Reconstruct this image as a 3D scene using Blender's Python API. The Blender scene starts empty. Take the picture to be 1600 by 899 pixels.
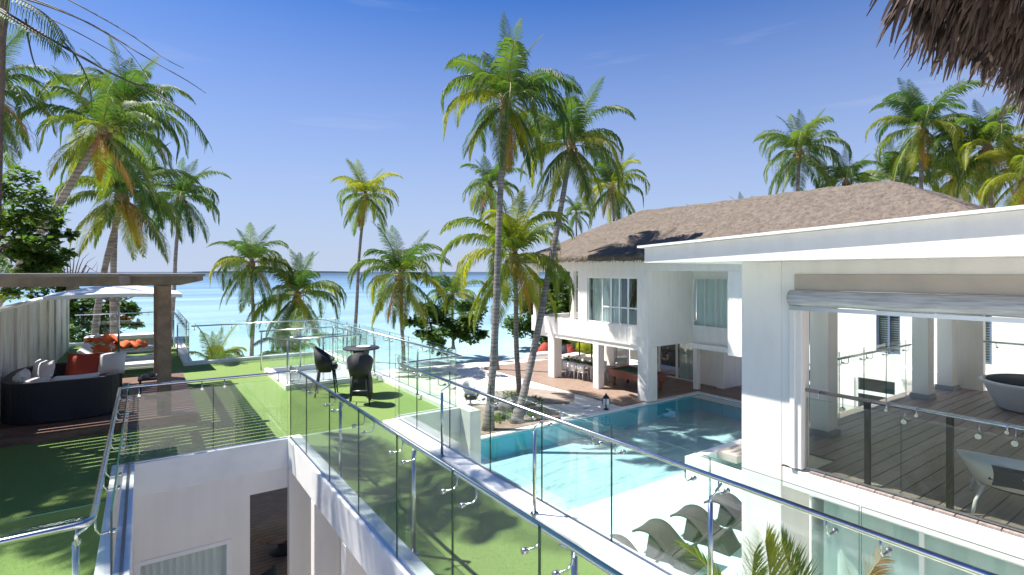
import bpy, math, random
from mathutils import Vector, Matrix
R = math.radians
random.seed(7)
scene = bpy.context.scene
C = scene.collection

# ---------------------------------------------------------------- camera, sky, sun, exposure
# World frame: +X runs across the pool towards the villas, +Y runs out to sea, z = 0 is the roof lawn.
CAMZ, FPX, U0, V0 = 2.75, 831.0, 800.0, 425.0
YAW = R(34.7)
CY, SY = math.cos(YAW), math.sin(YAW)
cam_d = bpy.data.cameras.new('camera')
cam = bpy.data.objects.new('camera', cam_d); C.objects.link(cam)
cam.location = (0, 0, CAMZ)
cam.rotation_euler = (R(90), 0, -YAW)
cam_d.sensor_width = 36.0
cam_d.lens = 36.0 * FPX / 1600.0
cam_d.shift_y = (V0 - 449.5) / 1600.0
cam_d.clip_start = 0.05
cam_d.clip_end = 60000
scene.camera = cam

SUN_EL = R(61)
SUN_AZ = (-0.663, 0.746)                      # horizontal direction towards the sun
world = bpy.data.worlds.new('World'); scene.world = world; world.use_nodes = True
wn, wl = world.node_tree.nodes, world.node_tree.links
wn.clear()
sky = wn.new('ShaderNodeTexSky'); sky.sky_type = 'NISHITA'; sky.sun_disc = False
sky.sun_elevation = SUN_EL
sky.sun_rotation = math.atan2(SUN_AZ[0], SUN_AZ[1])
sky.altitude = 0; sky.air_density = 1.0; sky.dust_density = 0.3; sky.ozone_density = 3.5
bg = wn.new('ShaderNodeBackground'); bg.inputs['Strength'].default_value = 0.072
# thin high cirrus over the whole sky, from the view direction
tc = wn.new('ShaderNodeTexCoord'); mp = wn.new('ShaderNodeMapping')
mp.inputs['Rotation'].default_value = (0, 0, YAW); mp.inputs['Scale'].default_value = (1.4, 1.4, 16)
nz = wn.new('ShaderNodeTexNoise'); nz.inputs['Scale'].default_value = 1.6; nz.inputs['Detail'].default_value = 6
rp = wn.new('ShaderNodeValToRGB'); rp.color_ramp.elements[0].position = 0.62; rp.color_ramp.elements[1].position = 0.95
rp.color_ramp.elements[1].color = (0.5, 0.5, 0.5, 1)
mx = wn.new('ShaderNodeMixRGB'); mx.inputs['Color2'].default_value = (3.6, 3.9, 4.8, 1)
wl.new(tc.outputs['Generated'], mp.inputs['Vector']); wl.new(mp.outputs['Vector'], nz.inputs['Vector'])
wl.new(nz.outputs['Fac'], rp.inputs['Fac']); wl.new(rp.outputs['Color'], mx.inputs['Fac'])
wb = wn.new('ShaderNodeMixRGB'); wb.blend_type = 'MULTIPLY'; wb.inputs['Fac'].default_value = 1; wb.inputs['Color2'].default_value = (0.22, 0.46, 0.82, 1)   # the camera's cool white balance
wl.new(sky.outputs['Color'], wb.inputs['Color1'])
# pale lilac humid air close to the horizon, all the way round
sz = wn.new('ShaderNodeSeparateXYZ'); wl.new(tc.outputs['Generated'], sz.inputs['Vector'])
hr = wn.new('ShaderNodeMapRange'); hr.inputs['From Min'].default_value = 0.47; hr.inputs['From Max'].default_value = 0.0
hr.inputs['To Max'].default_value = 1.0; wl.new(sz.outputs['Z'], hr.inputs['Value'])
hm = wn.new('ShaderNodeMixRGB'); hm.inputs['Color2'].default_value = (3.07, 3.57, 4.67, 1)
wl.new(hr.outputs['Result'], hm.inputs['Fac']); wl.new(wb.outputs['Color'], hm.inputs['Color1']); wl.new(hm.outputs['Color'], mx.inputs['Color1']); wl.new(mx.outputs['Color'], bg.inputs['Color'])
wo = wn.new('ShaderNodeOutputWorld'); wl.new(bg.outputs['Background'], wo.inputs['Surface'])

sd = bpy.data.lights.new('sun', 'SUN'); sd.energy = 4.1; sd.angle = R(0.53); sd.color = (1.0, 0.955, 0.88)
sun = bpy.data.objects.new('sun', sd); C.objects.link(sun)
sdir = Vector((SUN_AZ[0] * math.cos(SUN_EL), SUN_AZ[1] * math.cos(SUN_EL), math.sin(SUN_EL)))
sun.rotation_euler = sdir.to_track_quat('Z', 'Y').to_euler()
sun.location = (0, 0, 30)
vs = scene.view_settings
vs.view_transform = 'Standard'; vs.look = 'None'; vs.exposure = 1.35; vs.gamma = 1.0; vs.use_curve_mapping = False
scene.cycles.transparent_max_bounces = 32
scene.cycles.max_bounces = 12; scene.cycles.diffuse_bounces = 8

# ---------------------------------------------------------------- helpers
def at(u, v, d):
    """point seen at photo pixel (u, v) at forward distance d"""
    x = (u - U0) / FPX * d
    return Vector((x * CY + d * SY, -x * SY + d * CY, CAMZ - (v - V0) / FPX * d))

def flr(u, v, z):
    """point on the level z seen at photo pixel (u, v)"""
    return at(u, v, (CAMZ - z) * FPX / (v - V0))

ORG = {}
def thing(name, label, cat, loc=(0, 0, 0), rz=0.0, group=None, local=False):
    o = bpy.data.objects.new(name, None); C.objects.link(o)
    o.location = loc; o.rotation_euler = (0, 0, rz); o.empty_display_size = 0.2
    o['label'] = label; o['category'] = cat
    if group: o['group'] = group
    ORG[o.name] = Vector((0, 0, 0)) if local else Vector(loc)
    return o

def tag(o, label, cat, group=None):
    o['label'] = label; o['category'] = cat
    if group: o['group'] = group
    return o

class MB:
    def __init__(s): s.v = []; s.f = []; s.m = []; s.sm = []
    def add(s, vs, fs, m=0, smooth=False):
        b = len(s.v); s.v += [tuple(p) for p in vs]
        for f in fs:
            s.f.append(tuple(b + i for i in f)); s.m.append(m); s.sm.append(smooth)
        return s
    def box(s, x0, x1, y0, y1, z0, z1, m=0):
        vs = [(x0,y0,z0),(x1,y0,z0),(x1,y1,z0),(x0,y1,z0),(x0,y0,z1),(x1,y0,z1),(x1,y1,z1),(x0,y1,z1)]
        return s.add(vs, [(0,3,2,1),(4,5,6,7),(0,1,5,4),(1,2,6,5),(2,3,7,6),(3,0,4,7)], m)
    def obox(s, c, ax, ay, az, hx, hy, hz, m=0):
        c = Vector(c); ax, ay, az = Vector(ax)*hx, Vector(ay)*hy, Vector(az)*hz
        vs = [c - ax - ay - az, c + ax - ay - az, c + ax + ay - az, c - ax + ay - az,
              c - ax - ay + az, c + ax - ay + az, c + ax + ay + az, c - ax + ay + az]
        return s.add(vs, [(0,3,2,1),(4,5,6,7),(0,1,5,4),(1,2,6,5),(2,3,7,6),(3,0,4,7)], m)
    def prism(s, pts, z0, z1, m=0):
        n = len(pts); a = sum(pts[i][0]*pts[(i+1)%n][1]-pts[(i+1)%n][0]*pts[i][1] for i in range(n))
        if a < 0: pts = pts[::-1]
        vs = [(x, y, z0) for x, y in pts] + [(x, y, z1) for x, y in pts]
        fs = [tuple(range(n))[::-1], tuple(range(n, 2*n))] + [(i, (i+1)%n, n+(i+1)%n, n+i) for i in range(n)]
        return s.add(vs, fs, m)
    def extr(s, prof, y0, y1, m=0, smooth=False):
        """profile in x,z swept from y0 to y1"""
        n = len(prof)
        vs = [(x, y0, z) for x, z in prof] + [(x, y1, z) for x, z in prof]
        fs = [tuple(range(n)), tuple(range(n, 2*n))[::-1]] + [(i, n+i, n+(i+1)%n, (i+1)%n) for i in range(n)]
        return s.add(vs, fs, m, smooth)
    def tube(s, path, rad, n=8, m=0, cap=True, smooth=True):
        P = [Vector(p) for p in path]; K = len(P)
        if not isinstance(rad, (list, tuple)): rad = [rad]*K
        T = [(P[min(i+1, K-1)] - P[max(i-1, 0)]).normalized() for i in range(K)]
        up = Vector((0, 0, 1)) if abs(T[0].z) < 0.9 else Vector((1, 0, 0))
        nn = (up - T[0]*up.dot(T[0])).normalized(); vs = []
        for i in range(K):
            nn = (nn - T[i]*nn.dot(T[i])).normalized(); bb = T[i].cross(nn)
            for k in range(n):
                a = 2*math.pi*k/n; vs.append(P[i] + (nn*math.cos(a) + bb*math.sin(a))*rad[i])
        fs = [(i*n+k, i*n+(k+1)%n, (i+1)*n+(k+1)%n, (i+1)*n+k) for i in range(K-1) for k in range(n)]
        s.add(vs, fs, m, smooth)
        if cap:
            b = len(s.v) - K*n
            s.f += [tuple(b+k for k in range(n))[::-1], tuple(b+(K-1)*n+k for k in range(n))]; s.m += [m, m]; s.sm += [False, False]
        return s
    def lathe(s, prof, n=24, c=(0, 0, 0), m=0, smooth=True, sx=1.0, sy=1.0):
        vs = []; K = len(prof)
        for r, z in prof:
            for k in range(n):
                a = 2*math.pi*k/n; vs.append((c[0]+r*sx*math.cos(a), c[1]+r*sy*math.sin(a), c[2]+z))
        fs = [(i*n+k, i*n+(k+1)%n, (i+1)*n+(k+1)%n, (i+1)*n+k) for i in range(K-1) for k in range(n)]
        return s.add(vs, fs, m, smooth)
    def build(s, name, mats, parent=None, bevel=0, sub=0, local=None, loc=None):
        me = bpy.data.meshes.new(name)
        off = Vector((0, 0, 0))
        if parent is not None: off = ORG.get(parent.name, Vector((0, 0, 0)))
        if loc is not None: off = Vector(loc)
        vv = [(p[0]-off.x, p[1]-off.y, p[2]-off.z) for p in s.v] if off.length > 0 else s.v
        me.from_pydata(vv, [], s.f)
        if not isinstance(mats, (list, tuple)): mats = [mats]
        for x in mats: me.materials.append(x)
        me.polygons.foreach_set('material_index', s.m); me.polygons.foreach_set('use_smooth', s.sm)
        me.update()
        o = bpy.data.objects.new(name, me); C.objects.link(o)
        if loc is not None: o.location = loc
        ORG[o.name] = Vector(off)
        if parent is not None: o.parent = parent
        if bevel:
            b = o.modifiers.new('bevel', 'BEVEL'); b.width = bevel; b.segments = 2; b.limit_method = 'ANGLE'
        if sub:
            b = o.modifiers.new('sub', 'SUBSURF'); b.levels = sub; b.render_levels = sub
        return o

def structure(o, kind='structure'):
    o['kind'] = kind; return o

def children(o): return [c for c in bpy.data.objects if c.parent == o]
def copy_tree(o, kids, parent=None):
    c = o.copy(); C.objects.link(c); ORG[c.name] = Vector((0, 0, 0))
    if parent is not None: c.parent = parent
    for ch in kids.get(o.name, []): copy_tree(ch, kids, c)
    return c
def kids_map():
    k = {}
    for o in bpy.data.objects:
        if o.parent: k.setdefault(o.parent.name, []).append(o)
    return k

# ---------------------------------------------------------------- materials
def mat(name, col, rough=0.6, metal=0.0, noise=None, bump=0.0, bscale=40.0, spec=0.5, objrand=0.0, coord='Object', stretch=None, detail=4):
    """noise = (colour2, scale, low, high)"""
    m = bpy.data.materials.new(name); m.use_nodes = True
    n, l = m.node_tree.nodes, m.node_tree.links
    p = n['Principled BSDF']
    p.inputs['Base Color'].default_value = (*col, 1); p.inputs['Roughness'].default_value = rough
    p.inputs['Metallic'].default_value = metal; p.inputs['Specular IOR Level'].default_value = spec
    t = n.new('ShaderNodeTexCoord'); mp = n.new('ShaderNodeMapping'); l.new(t.outputs[coord], mp.inputs['Vector'])
    if stretch: mp.inputs['Scale'].default_value = stretch
    src = None
    if noise:
        c2, sc, lo, hi = noise
        z = n.new('ShaderNodeTexNoise'); z.inputs['Scale'].default_value = sc; z.inputs['Detail'].default_value = detail
        l.new(mp.outputs['Vector'], z.inputs['Vector'])
        r = n.new('ShaderNodeMapRange'); r.inputs['From Min'].default_value = lo; r.inputs['From Max'].default_value = hi
        l.new(z.outputs['Fac'], r.inputs['Value'])
        x = n.new('ShaderNodeMixRGB'); x.inputs['Color1'].default_value = (*col, 1); x.inputs['Color2'].default_value = (*c2, 1)
        l.new(r.outputs['Result'], x.inputs['Fac']); src = x.outputs['Color']
    if objrand:
        oi = n.new('ShaderNodeObjectInfo'); r = n.new('ShaderNodeMapRange')
        r.inputs['To Min'].default_value = 1-objrand; r.inputs['To Max'].default_value = 1+objrand
        l.new(oi.outputs['Random'], r.inputs['Value'])
        hs = n.new('ShaderNodeHueSaturation'); l.new(r.outputs['Result'], hs.inputs['Value'])
        if src: l.new(src, hs.inputs['Color'])
        else: hs.inputs['Color'].default_value = (*col, 1)
        src = hs.outputs['Color']
    if src: l.new(src, p.inputs['Base Color'])
    if bump:
        z = n.new('ShaderNodeTexNoise'); z.inputs['Scale'].default_value = bscale; z.inputs['Detail'].default_value = 5
        l.new(mp.outputs['Vector'], z.inputs['Vector'])
        b = n.new('ShaderNodeBump'); b.inputs['Strength'].default_value = bump; b.inputs['Distance'].default_value = 0.02
        l.new(z.outputs['Fac'], b.inputs['Height']); l.new(b.outputs['Normal'], p.inputs['Normal'])
    return m

def leafmat(name, col, col2, sc=1.5, trans=0.42, tcol=None, rough=0.6):
    m = bpy.data.materials.new(name); m.use_nodes = True
    n, l = m.node_tree.nodes, m.node_tree.links
    p = n['Principled BSDF']; p.inputs['Roughness'].default_value = rough; p.inputs['Specular IOR Level'].default_value = 0.45
    t = n.new('ShaderNodeTexCoord'); z = n.new('ShaderNodeTexNoise'); z.inputs['Scale'].default_value = sc; z.inputs['Detail'].default_value = 4
    l.new(t.outputs['Object'], z.inputs['Vector'])
    oi = n.new('ShaderNodeObjectInfo'); ad = n.new('ShaderNodeMath'); ad.operation = 'MULTIPLY_ADD'
    ad.inputs[1].default_value = 0.5; l.new(oi.outputs['Random'], ad.inputs[0]); l.new(z.outputs['Fac'], ad.inputs[2])
    r = n.new('ShaderNodeMapRange'); r.inputs['From Min'].default_value = 0.45; r.inputs['From Max'].default_value = 1.1
    l.new(ad.outputs[0], r.inputs['Value'])
    x = n.new('ShaderNodeMixRGB'); x.inputs['Color1'].default_value = (*col, 1); x.inputs['Color2'].default_value = (*col2, 1)
    l.new(r.outputs['Result'], x.inputs['Fac']); l.new(x.outputs['Color'], p.inputs['Base Color'])
    tr = n.new('ShaderNodeBsdfTranslucent')
    mu = n.new('ShaderNodeMixRGB'); mu.blend_type = 'MULTIPLY'; mu.inputs['Fac'].default_value = 1
    mu.inputs['Color2'].default_value = (*(tcol or (1.7, 1.9, 0.7)), 1)
    l.new(x.outputs['Color'], mu.inputs['Color1']); l.new(mu.outputs['Color'], tr.inputs['Color'])
    ms = n.new('ShaderNodeMixShader'); ms.inputs['Fac'].default_value = trans
    l.new(p.outputs['BSDF'], ms.inputs[1]); l.new(tr.outputs['BSDF'], ms.inputs[2])
    l.new(ms.outputs['Shader'], n['Material Output'].inputs['Surface'])
    return m

def glassmat(name, tint, refl=0.9, rough=0.0, ior=1.5, bump=0, bscale=3):
    m = bpy.data.materials.new(name); m.use_nodes = True
    n, l = m.node_tree.nodes, m.node_tree.links
    n.remove(n['Principled BSDF'])
    t = n.new('ShaderNodeBsdfTransparent'); t.inputs['Color'].default_value = (*tint, 1)
    g = n.new('ShaderNodeBsdfGlossy'); g.inputs['Roughness'].default_value = rough; g.inputs['Color'].default_value = (refl, refl, refl, 1)
    f = n.new('ShaderNodeFresnel'); ge = n.new('ShaderNodeNewGeometry')
    mr = n.new('ShaderNodeMapRange'); mr.inputs['To Min'].default_value = ior; mr.inputs['To Max'].default_value = 1/ior
    l.new(ge.outputs['Backfacing'], mr.inputs['Value']); l.new(mr.outputs['Result'], f.inputs['IOR'])   # same reflectance from both sides of a thin sheet
    ms = n.new('ShaderNodeMixShader'); l.new(f.outputs['Fac'], ms.inputs['Fac'])
    l.new(t.outputs['BSDF'], ms.inputs[1]); l.new(g.outputs['BSDF'], ms.inputs[2])
    l.new(ms.outputs['Shader'], n['Material Output'].inputs['Surface'])
    if bump:
        tc = n.new('ShaderNodeTexCoord'); z = n.new('ShaderNodeTexNoise'); z.inputs['Scale'].default_value = bscale; z.inputs['Detail'].default_value = 3
        l.new(tc.outputs['Object'], z.inputs['Vector'])
        b = n.new('ShaderNodeBump'); b.inputs['Strength'].default_value = bump; b.inputs['Distance'].default_value = 0.05
        l.new(z.outputs['Fac'], b.inputs['Height']); l.new(b.outputs['Normal'], g.inputs['Normal']); l.new(b.outputs['Normal'], f.inputs['Normal'])
    return m

M = {}
M['white'] = mat('white_plaster', (0.82, 0.79, 0.745), 0.75, noise=((0.74, 0.715, 0.67), 1.6, 0.45, 0.8), bump=0.25, stretch=(2.5, 2.5, 0.6), bscale=60)
M['coping'] = mat('white_coping', (0.82, 0.81, 0.79), 0.55, noise=((0.68, 0.68, 0.66), 2.2, 0.45, 0.8), bump=0.1, bscale=80)
M['soffit'] = mat('beige_band', (0.47, 0.41, 0.35), 0.8, noise=((0.40, 0.35, 0.30), 2, 0.4, 0.7))
M['turf'] = mat('artificial_turf', (0.16, 0.25, 0.065), 0.85, noise=((0.24, 0.34, 0.11), 55, 0.35, 0.72), bump=0.9, bscale=140, spec=0.2, detail=8)
M['metal'] = mat('stainless_steel', (0.58, 0.585, 0.60), 0.22, 1.0, noise=((0.48, 0.485, 0.50), 14, 0.4, 0.7))
M['satin'] = mat('satin_steel', (0.55, 0.57, 0.6), 0.3, 1.0)
M['darkmetal'] = mat('dark_bronze_metal', (0.06, 0.055, 0.05), 0.45, 0.6)
M['glass'] = glassmat('railing_glass', (0.945, 0.985, 0.967))
M['glassedge'] = mat('glass_edge', (0.012, 0.055, 0.045), 0.15, spec=0.8)
M['smoke'] = glassmat('smoked_glass', (0.88, 0.90, 0.86))
M['winglass'] = glassmat('window_glass', (0.92, 0.955, 0.945), ior=1.6)
M['water'] = glassmat('pool_water_surface', (0.93, 0.99, 0.99), ior=1.33, bump=0.06, bscale=1.2, rough=0.02)
M['curtain'] = mat('grey_curtain', (0.78, 0.80, 0.79), 0.9)
M['curtainw'] = mat('pale_curtain', (0.74, 0.80, 0.78), 0.9)
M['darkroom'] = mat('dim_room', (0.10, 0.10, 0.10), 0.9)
M['frame'] = mat('white_frame', (0.78, 0.78, 0.78), 0.4)
M['wick'] = mat('black_wicker', (0.012, 0.013, 0.02), 0.5, bump=0.6, bscale=120)
M['wickg'] = mat('grey_wicker', (0.07, 0.065, 0.066), 0.7, noise=((0.04, 0.038, 0.039), 70, 0.4, 0.6), bump=0.7, bscale=150)
M['cush'] = mat('white_cushion', (0.68, 0.68, 0.70), 0.9, bump=0.3, bscale=9)
M['red'] = mat('brick_red_cushion', (0.36, 0.055, 0.035), 0.9, bump=0.3, bscale=12)
M['orange'] = mat('orange_towel', (0.62, 0.13, 0.04), 0.9, bump=0.5, bscale=14)
M['navy'] = mat('navy_cushion', (0.015, 0.022, 0.04), 0.8, bump=0.3, bscale=12)
M['grid'] = mat('grey_weave', (0.33, 0.35, 0.38), 0.6)
M['pergola'] = mat('weathered_pergola_wood', (0.27, 0.185, 0.125), 0.75, noise=((0.16, 0.11, 0.08), 6, 0.35, 0.7), bump=0.4, bscale=20, stretch=(1, 6, 1))
M['perggrey'] = mat('grey_pergola_beam', (0.24, 0.205, 0.17), 0.8, noise=((0.16, 0.135, 0.115), 5, 0.35, 0.7), bump=0.3, bscale=20)
M['deckred'] = mat('red_brown_decking', (0.20, 0.105, 0.07), 0.55, noise=((0.12, 0.062, 0.045), 7, 0.35, 0.7), bump=0.3, bscale=30, stretch=(0.3, 3, 1), objrand=0.25)
M['deckgrey'] = mat('grey_brown_decking', (0.31, 0.255, 0.235), 0.5, noise=((0.22, 0.18, 0.165), 8, 0.35, 0.7), bump=0.3, bscale=30, stretch=(0.3, 3, 1), objrand=0.18)
M['fence'] = mat('whitewashed_boards', (0.76, 0.72, 0.66), 0.7, noise=((0.50, 0.46, 0.41), 5, 0.4, 0.75), stretch=(2, 2, 0.3), objrand=0.08)
M['sand'] = mat('white_sand', (0.78, 0.72, 0.66), 0.95, noise=((0.66, 0.60, 0.53), 0.7, 0.4, 0.75), bump=0.6, bscale=4)
M['soil'] = mat('brown_earth', (0.30, 0.22, 0.17), 0.95, noise=((0.20, 0.14, 0.11), 3, 0.35, 0.7), bump=0.6, bscale=25)
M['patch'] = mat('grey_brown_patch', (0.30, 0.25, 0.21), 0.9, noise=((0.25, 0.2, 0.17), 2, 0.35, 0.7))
M['paving'] = mat('white_paving', (0.72, 0.70, 0.66), 0.7, noise=((0.62, 0.60, 0.56), 1.5, 0.4, 0.75), bump=0.2, bscale=30)
M['pvcblind'] = mat('rolled_clear_blind', (0.50, 0.51, 0.52), 0.22, noise=((0.30, 0.30, 0.31), 5, 0.35, 0.7), stretch=(3, 0.5, 6), bump=0.8, bscale=5, spec=0.8)
M['trunk'] = mat('palm_trunk_bark', (0.26, 0.235, 0.22), 0.9, noise=((0.13, 0.11, 0.10), 2.2, 0.35, 0.7), bump=0.8, bscale=14, stretch=(1, 1, 3))
M['bark'] = mat('tree_bark', (0.12, 0.09, 0.07), 0.9, noise=((0.06, 0.045, 0.035), 5, 0.35, 0.7), bump=0.6, bscale=20)
M['fibre'] = mat('palm_fibre', (0.16, 0.10, 0.055), 0.9, noise=((0.32, 0.2, 0.09), 12, 0.4, 0.7))
M['coconut'] = mat('coconut_husk', (0.16, 0.10, 0.03), 0.6)
M['fg'] = leafmat('palm_frond_green', (0.032, 0.082, 0.024), (0.12, 0.165, 0.03))
M['fy'] = leafmat('palm_frond_yellow_green', (0.10, 0.16, 0.02), (0.28, 0.26, 0.022))
M['fb'] = leafmat('palm_frond_dry', (0.30, 0.20, 0.04), (0.38, 0.18, 0.03), tcol=(1.3, 1.1, 0.6))
M['rachis'] = mat('frond_stalk', (0.22, 0.20, 0.05), 0.6)
M['rachisd'] = mat('dark_frond_stalk', (0.03, 0.028, 0.022), 0.7)
M['leafd'] = leafmat('broad_leaf_dark', (0.03, 0.075, 0.018), (0.08, 0.14, 0.025), sc=0.8, rough=0.65)
M['leafl'] = leafmat('broad_leaf_light', (0.06, 0.12, 0.015), (0.15, 0.20, 0.02), sc=0.8)
M['thatch'] = mat('palm_thatch', (0.17, 0.136, 0.108), 0.95, noise=((0.10, 0.078, 0.062), 5, 0.38, 0.68), bump=1.0, bscale=16, detail=8)
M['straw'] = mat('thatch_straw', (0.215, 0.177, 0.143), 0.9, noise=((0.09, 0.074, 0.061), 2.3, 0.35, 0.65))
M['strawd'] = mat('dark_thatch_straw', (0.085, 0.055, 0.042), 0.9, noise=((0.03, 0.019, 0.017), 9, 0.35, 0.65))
M['rock'] = mat('grey_rock', (0.26, 0.25, 0.24), 0.9, noise=((0.14, 0.13, 0.13), 4, 0.4, 0.65), bump=0.8, bscale=12)
M['felt'] = mat('green_felt', (0.01, 0.09, 0.06), 0.95)
M['mahog'] = mat('red_brown_wood', (0.20, 0.06, 0.035), 0.4)
M['black'] = mat('black_paint', (0.015, 0.015, 0.018), 0.4)
M['wglass'] = mat('frosted_glass', (0.75, 0.78, 0.8), 0.3)
M['island'] = mat('far_island_green', (0.05, 0.08, 0.06), 0.9)
M['canvas'] = mat('white_canvas', (0.82, 0.81, 0.80), 0.85)
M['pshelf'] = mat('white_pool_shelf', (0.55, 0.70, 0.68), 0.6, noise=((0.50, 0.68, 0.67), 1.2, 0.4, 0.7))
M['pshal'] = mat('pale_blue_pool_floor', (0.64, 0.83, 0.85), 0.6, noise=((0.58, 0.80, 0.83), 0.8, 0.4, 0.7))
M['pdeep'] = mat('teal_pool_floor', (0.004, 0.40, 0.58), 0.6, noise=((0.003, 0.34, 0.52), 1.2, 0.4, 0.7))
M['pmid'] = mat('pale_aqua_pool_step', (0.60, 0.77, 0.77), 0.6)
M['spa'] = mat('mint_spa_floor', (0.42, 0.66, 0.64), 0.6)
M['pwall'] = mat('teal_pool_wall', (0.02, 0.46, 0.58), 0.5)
M['blind'] = mat('slatted_blind', (0.30, 0.34, 0.38), 0.5)

# shallow lagoon colour comes from the sea bed, which gets deeper with distance
def seamat():
    m = bpy.data.materials.new('lagoon_water'); m.use_nodes = True
    n, l = m.node_tree.nodes, m.node_tree.links; p = n['Principled BSDF']
    g = n.new('ShaderNodeNewGeometry'); sx = n.new('ShaderNodeSeparateXYZ'); l.new(g.outputs['Position'], sx.inputs['Vector'])
    z = n.new('ShaderNodeTexNoise'); z.inputs['Scale'].default_value = 0.02; z.inputs['Detail'].default_value = 5
    mp = n.new('ShaderNodeMapping'); mp.inputs['Scale'].default_value = (0.5, 2.2, 1); mp.inputs['Rotation'].default_value = (0, 0, YAW)
    l.new(g.outputs['Position'], mp.inputs['Vector']); l.new(mp.outputs['Vector'], z.inputs['Vector'])
    ln = n.new('ShaderNodeMath'); ln.operation = 'LOGARITHM'; ln.inputs[1].default_value = 10
    mxx = n.new('ShaderNodeMath'); mxx.operation = 'MAXIMUM'; mxx.inputs[1].default_value = 10.0
    l.new(sx.outputs['Y'], mxx.inputs[0]); l.new(mxx.outputs[0], ln.inputs[0])
    ma = n.new('ShaderNodeMath'); ma.operation = 'MULTIPLY_ADD'; ma.inputs[1].default_value = 1.5; l.new(z.outputs['Fac'], ma.inputs[0]); l.new(ln.outputs[0], ma.inputs[2])
    r = n.new('ShaderNodeMapRange'); r.inputs['From Min'].default_value = 2.2; r.inputs['From Max'].default_value = 3.9
    l.new(ma.outputs[0], r.inputs['Value'])
    cr = n.new('ShaderNodeValToRGB'); e = cr.color_ramp.elements
    e[0].position = 0.0; e[0].color = (0.33, 0.49, 0.51, 1)
    e[1].position = 1.0; e[1].color = (0.045, 0.075, 0.115, 1)
    a = e.new(0.30); a.color = (0.21, 0.33, 0.39, 1)
    a = e.new(0.55); a.color = (0.13, 0.23, 0.34, 1)
    a = e.new(0.8); a.color = (0.085, 0.15, 0.235, 1)
    l.new(r.outputs['Result'], cr.inputs['Fac']); l.new(cr.outputs['Color'], p.inputs['Base Color'])
    p.inputs['Roughness'].default_value = 0.5; p.inputs['Specular IOR Level'].default_value = 0.12
    z2 = n.new('ShaderNodeTexNoise'); z2.inputs['Scale'].default_value = 0.9; z2.inputs['Detail'].default_value = 5
    mp2 = n.new('ShaderNodeMapping'); mp2.inputs['Scale'].default_value = (0.5, 1.6, 1); l.new(g.outputs['Position'], mp2.inputs['Vector']); l.new(mp2.outputs['Vector'], z2.inputs['Vector'])
    b = n.new('ShaderNodeBump'); b.inputs['Strength'].default_value = 0.9; b.inputs['Distance'].default_value = 0.5
    l.new(z2.outputs['Fac'], b.inputs['Height']); l.new(b.outputs['Normal'], p.inputs['Normal'])
    return m
M['sea'] = seamat()

def add_rings(m, scale=7.0, dist=2.0, strength=.7):
    """leaf scars: rough rings round the stem"""
    n, l = m.node_tree.nodes, m.node_tree.links; p = n['Principled BSDF']
    t = n.new('ShaderNodeTexCoord'); w = n.new('ShaderNodeTexWave'); w.wave_type = 'BANDS'; w.bands_direction = 'Z'
    w.inputs['Scale'].default_value = scale/6.28*2; w.inputs['Distortion'].default_value = dist; w.inputs['Detail'].default_value = 3; w.inputs['Detail Scale'].default_value = 3
    l.new(t.outputs['Object'], w.inputs['Vector'])
    src = p.inputs['Base Color'].links[0].from_socket; x = n.new('ShaderNodeMixRGB'); x.blend_type = 'MULTIPLY'
    r = n.new('ShaderNodeMapRange'); r.inputs['From Max'].default_value = .35; r.inputs['To Min'].default_value = strength; r.inputs['To Max'].default_value = 0
    l.new(w.outputs['Fac'], r.inputs['Value']); l.new(r.outputs['Result'], x.inputs['Fac']); l.new(src, x.inputs['Color1']); x.inputs['Color2'].default_value = (.4, .36, .33, 1)
    l.new(x.outputs['Color'], p.inputs['Base Color'])
add_rings(M['trunk'])
M['turfblade'] = mat('turf_blade', (0.18, 0.275, 0.075), 0.7, noise=((0.27, 0.36, 0.12), 30, 0.35, 0.7), spec=0.25)
# ---------------------------------------------------------------- ground, sea, pool
GZ = -3.2
b = MB(); b.add([(-4000, -500, -4.0), (60000, -500, -4.0), (60000, 60000, -4.0), (-40000, 60000, -4.0)], [(0, 1, 2, 3)])
structure(b.build('sea', M['sea']))
def beach():
    random.seed(3)
    b = MB(); nx, ny = 70, 60; vs = []
    for j in range(ny+1):
        for i in range(nx+1):
            x = -60 + 260*i/nx; y = -60 + (j/ny)*170
            sh = 33 + 2.5*math.sin(x*0.11) + (8 if x < 6 else 0) + max(0, x-30)*0.45
            t = max(0.0, min(1.0, (y - sh + 7)/12.0))
            z = -3.27 - 1.3*t*t*(3-2*t) + (0.05*math.sin(x*1.3+y*0.7) + 0.04*math.sin(y*1.9-x*0.4) if y > 19 else 0)
            vs.append((x, y, z))
    fs = []
    for j in range(ny):
        for i in range(nx):
            x = -60 + 260*(i+.5)/nx; y = -60 + 170*(j+.5)/ny
            if 4 < x < 22.6 and 3.5 < y < 15.5: continue
            k = j*(nx+1)+i; fs.append((k, k+1, k+nx+2, k+nx+1))
    b.add(vs, fs, 0, True)
    return b.build('beach_sand', M['sand'])
structure(beach())

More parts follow.
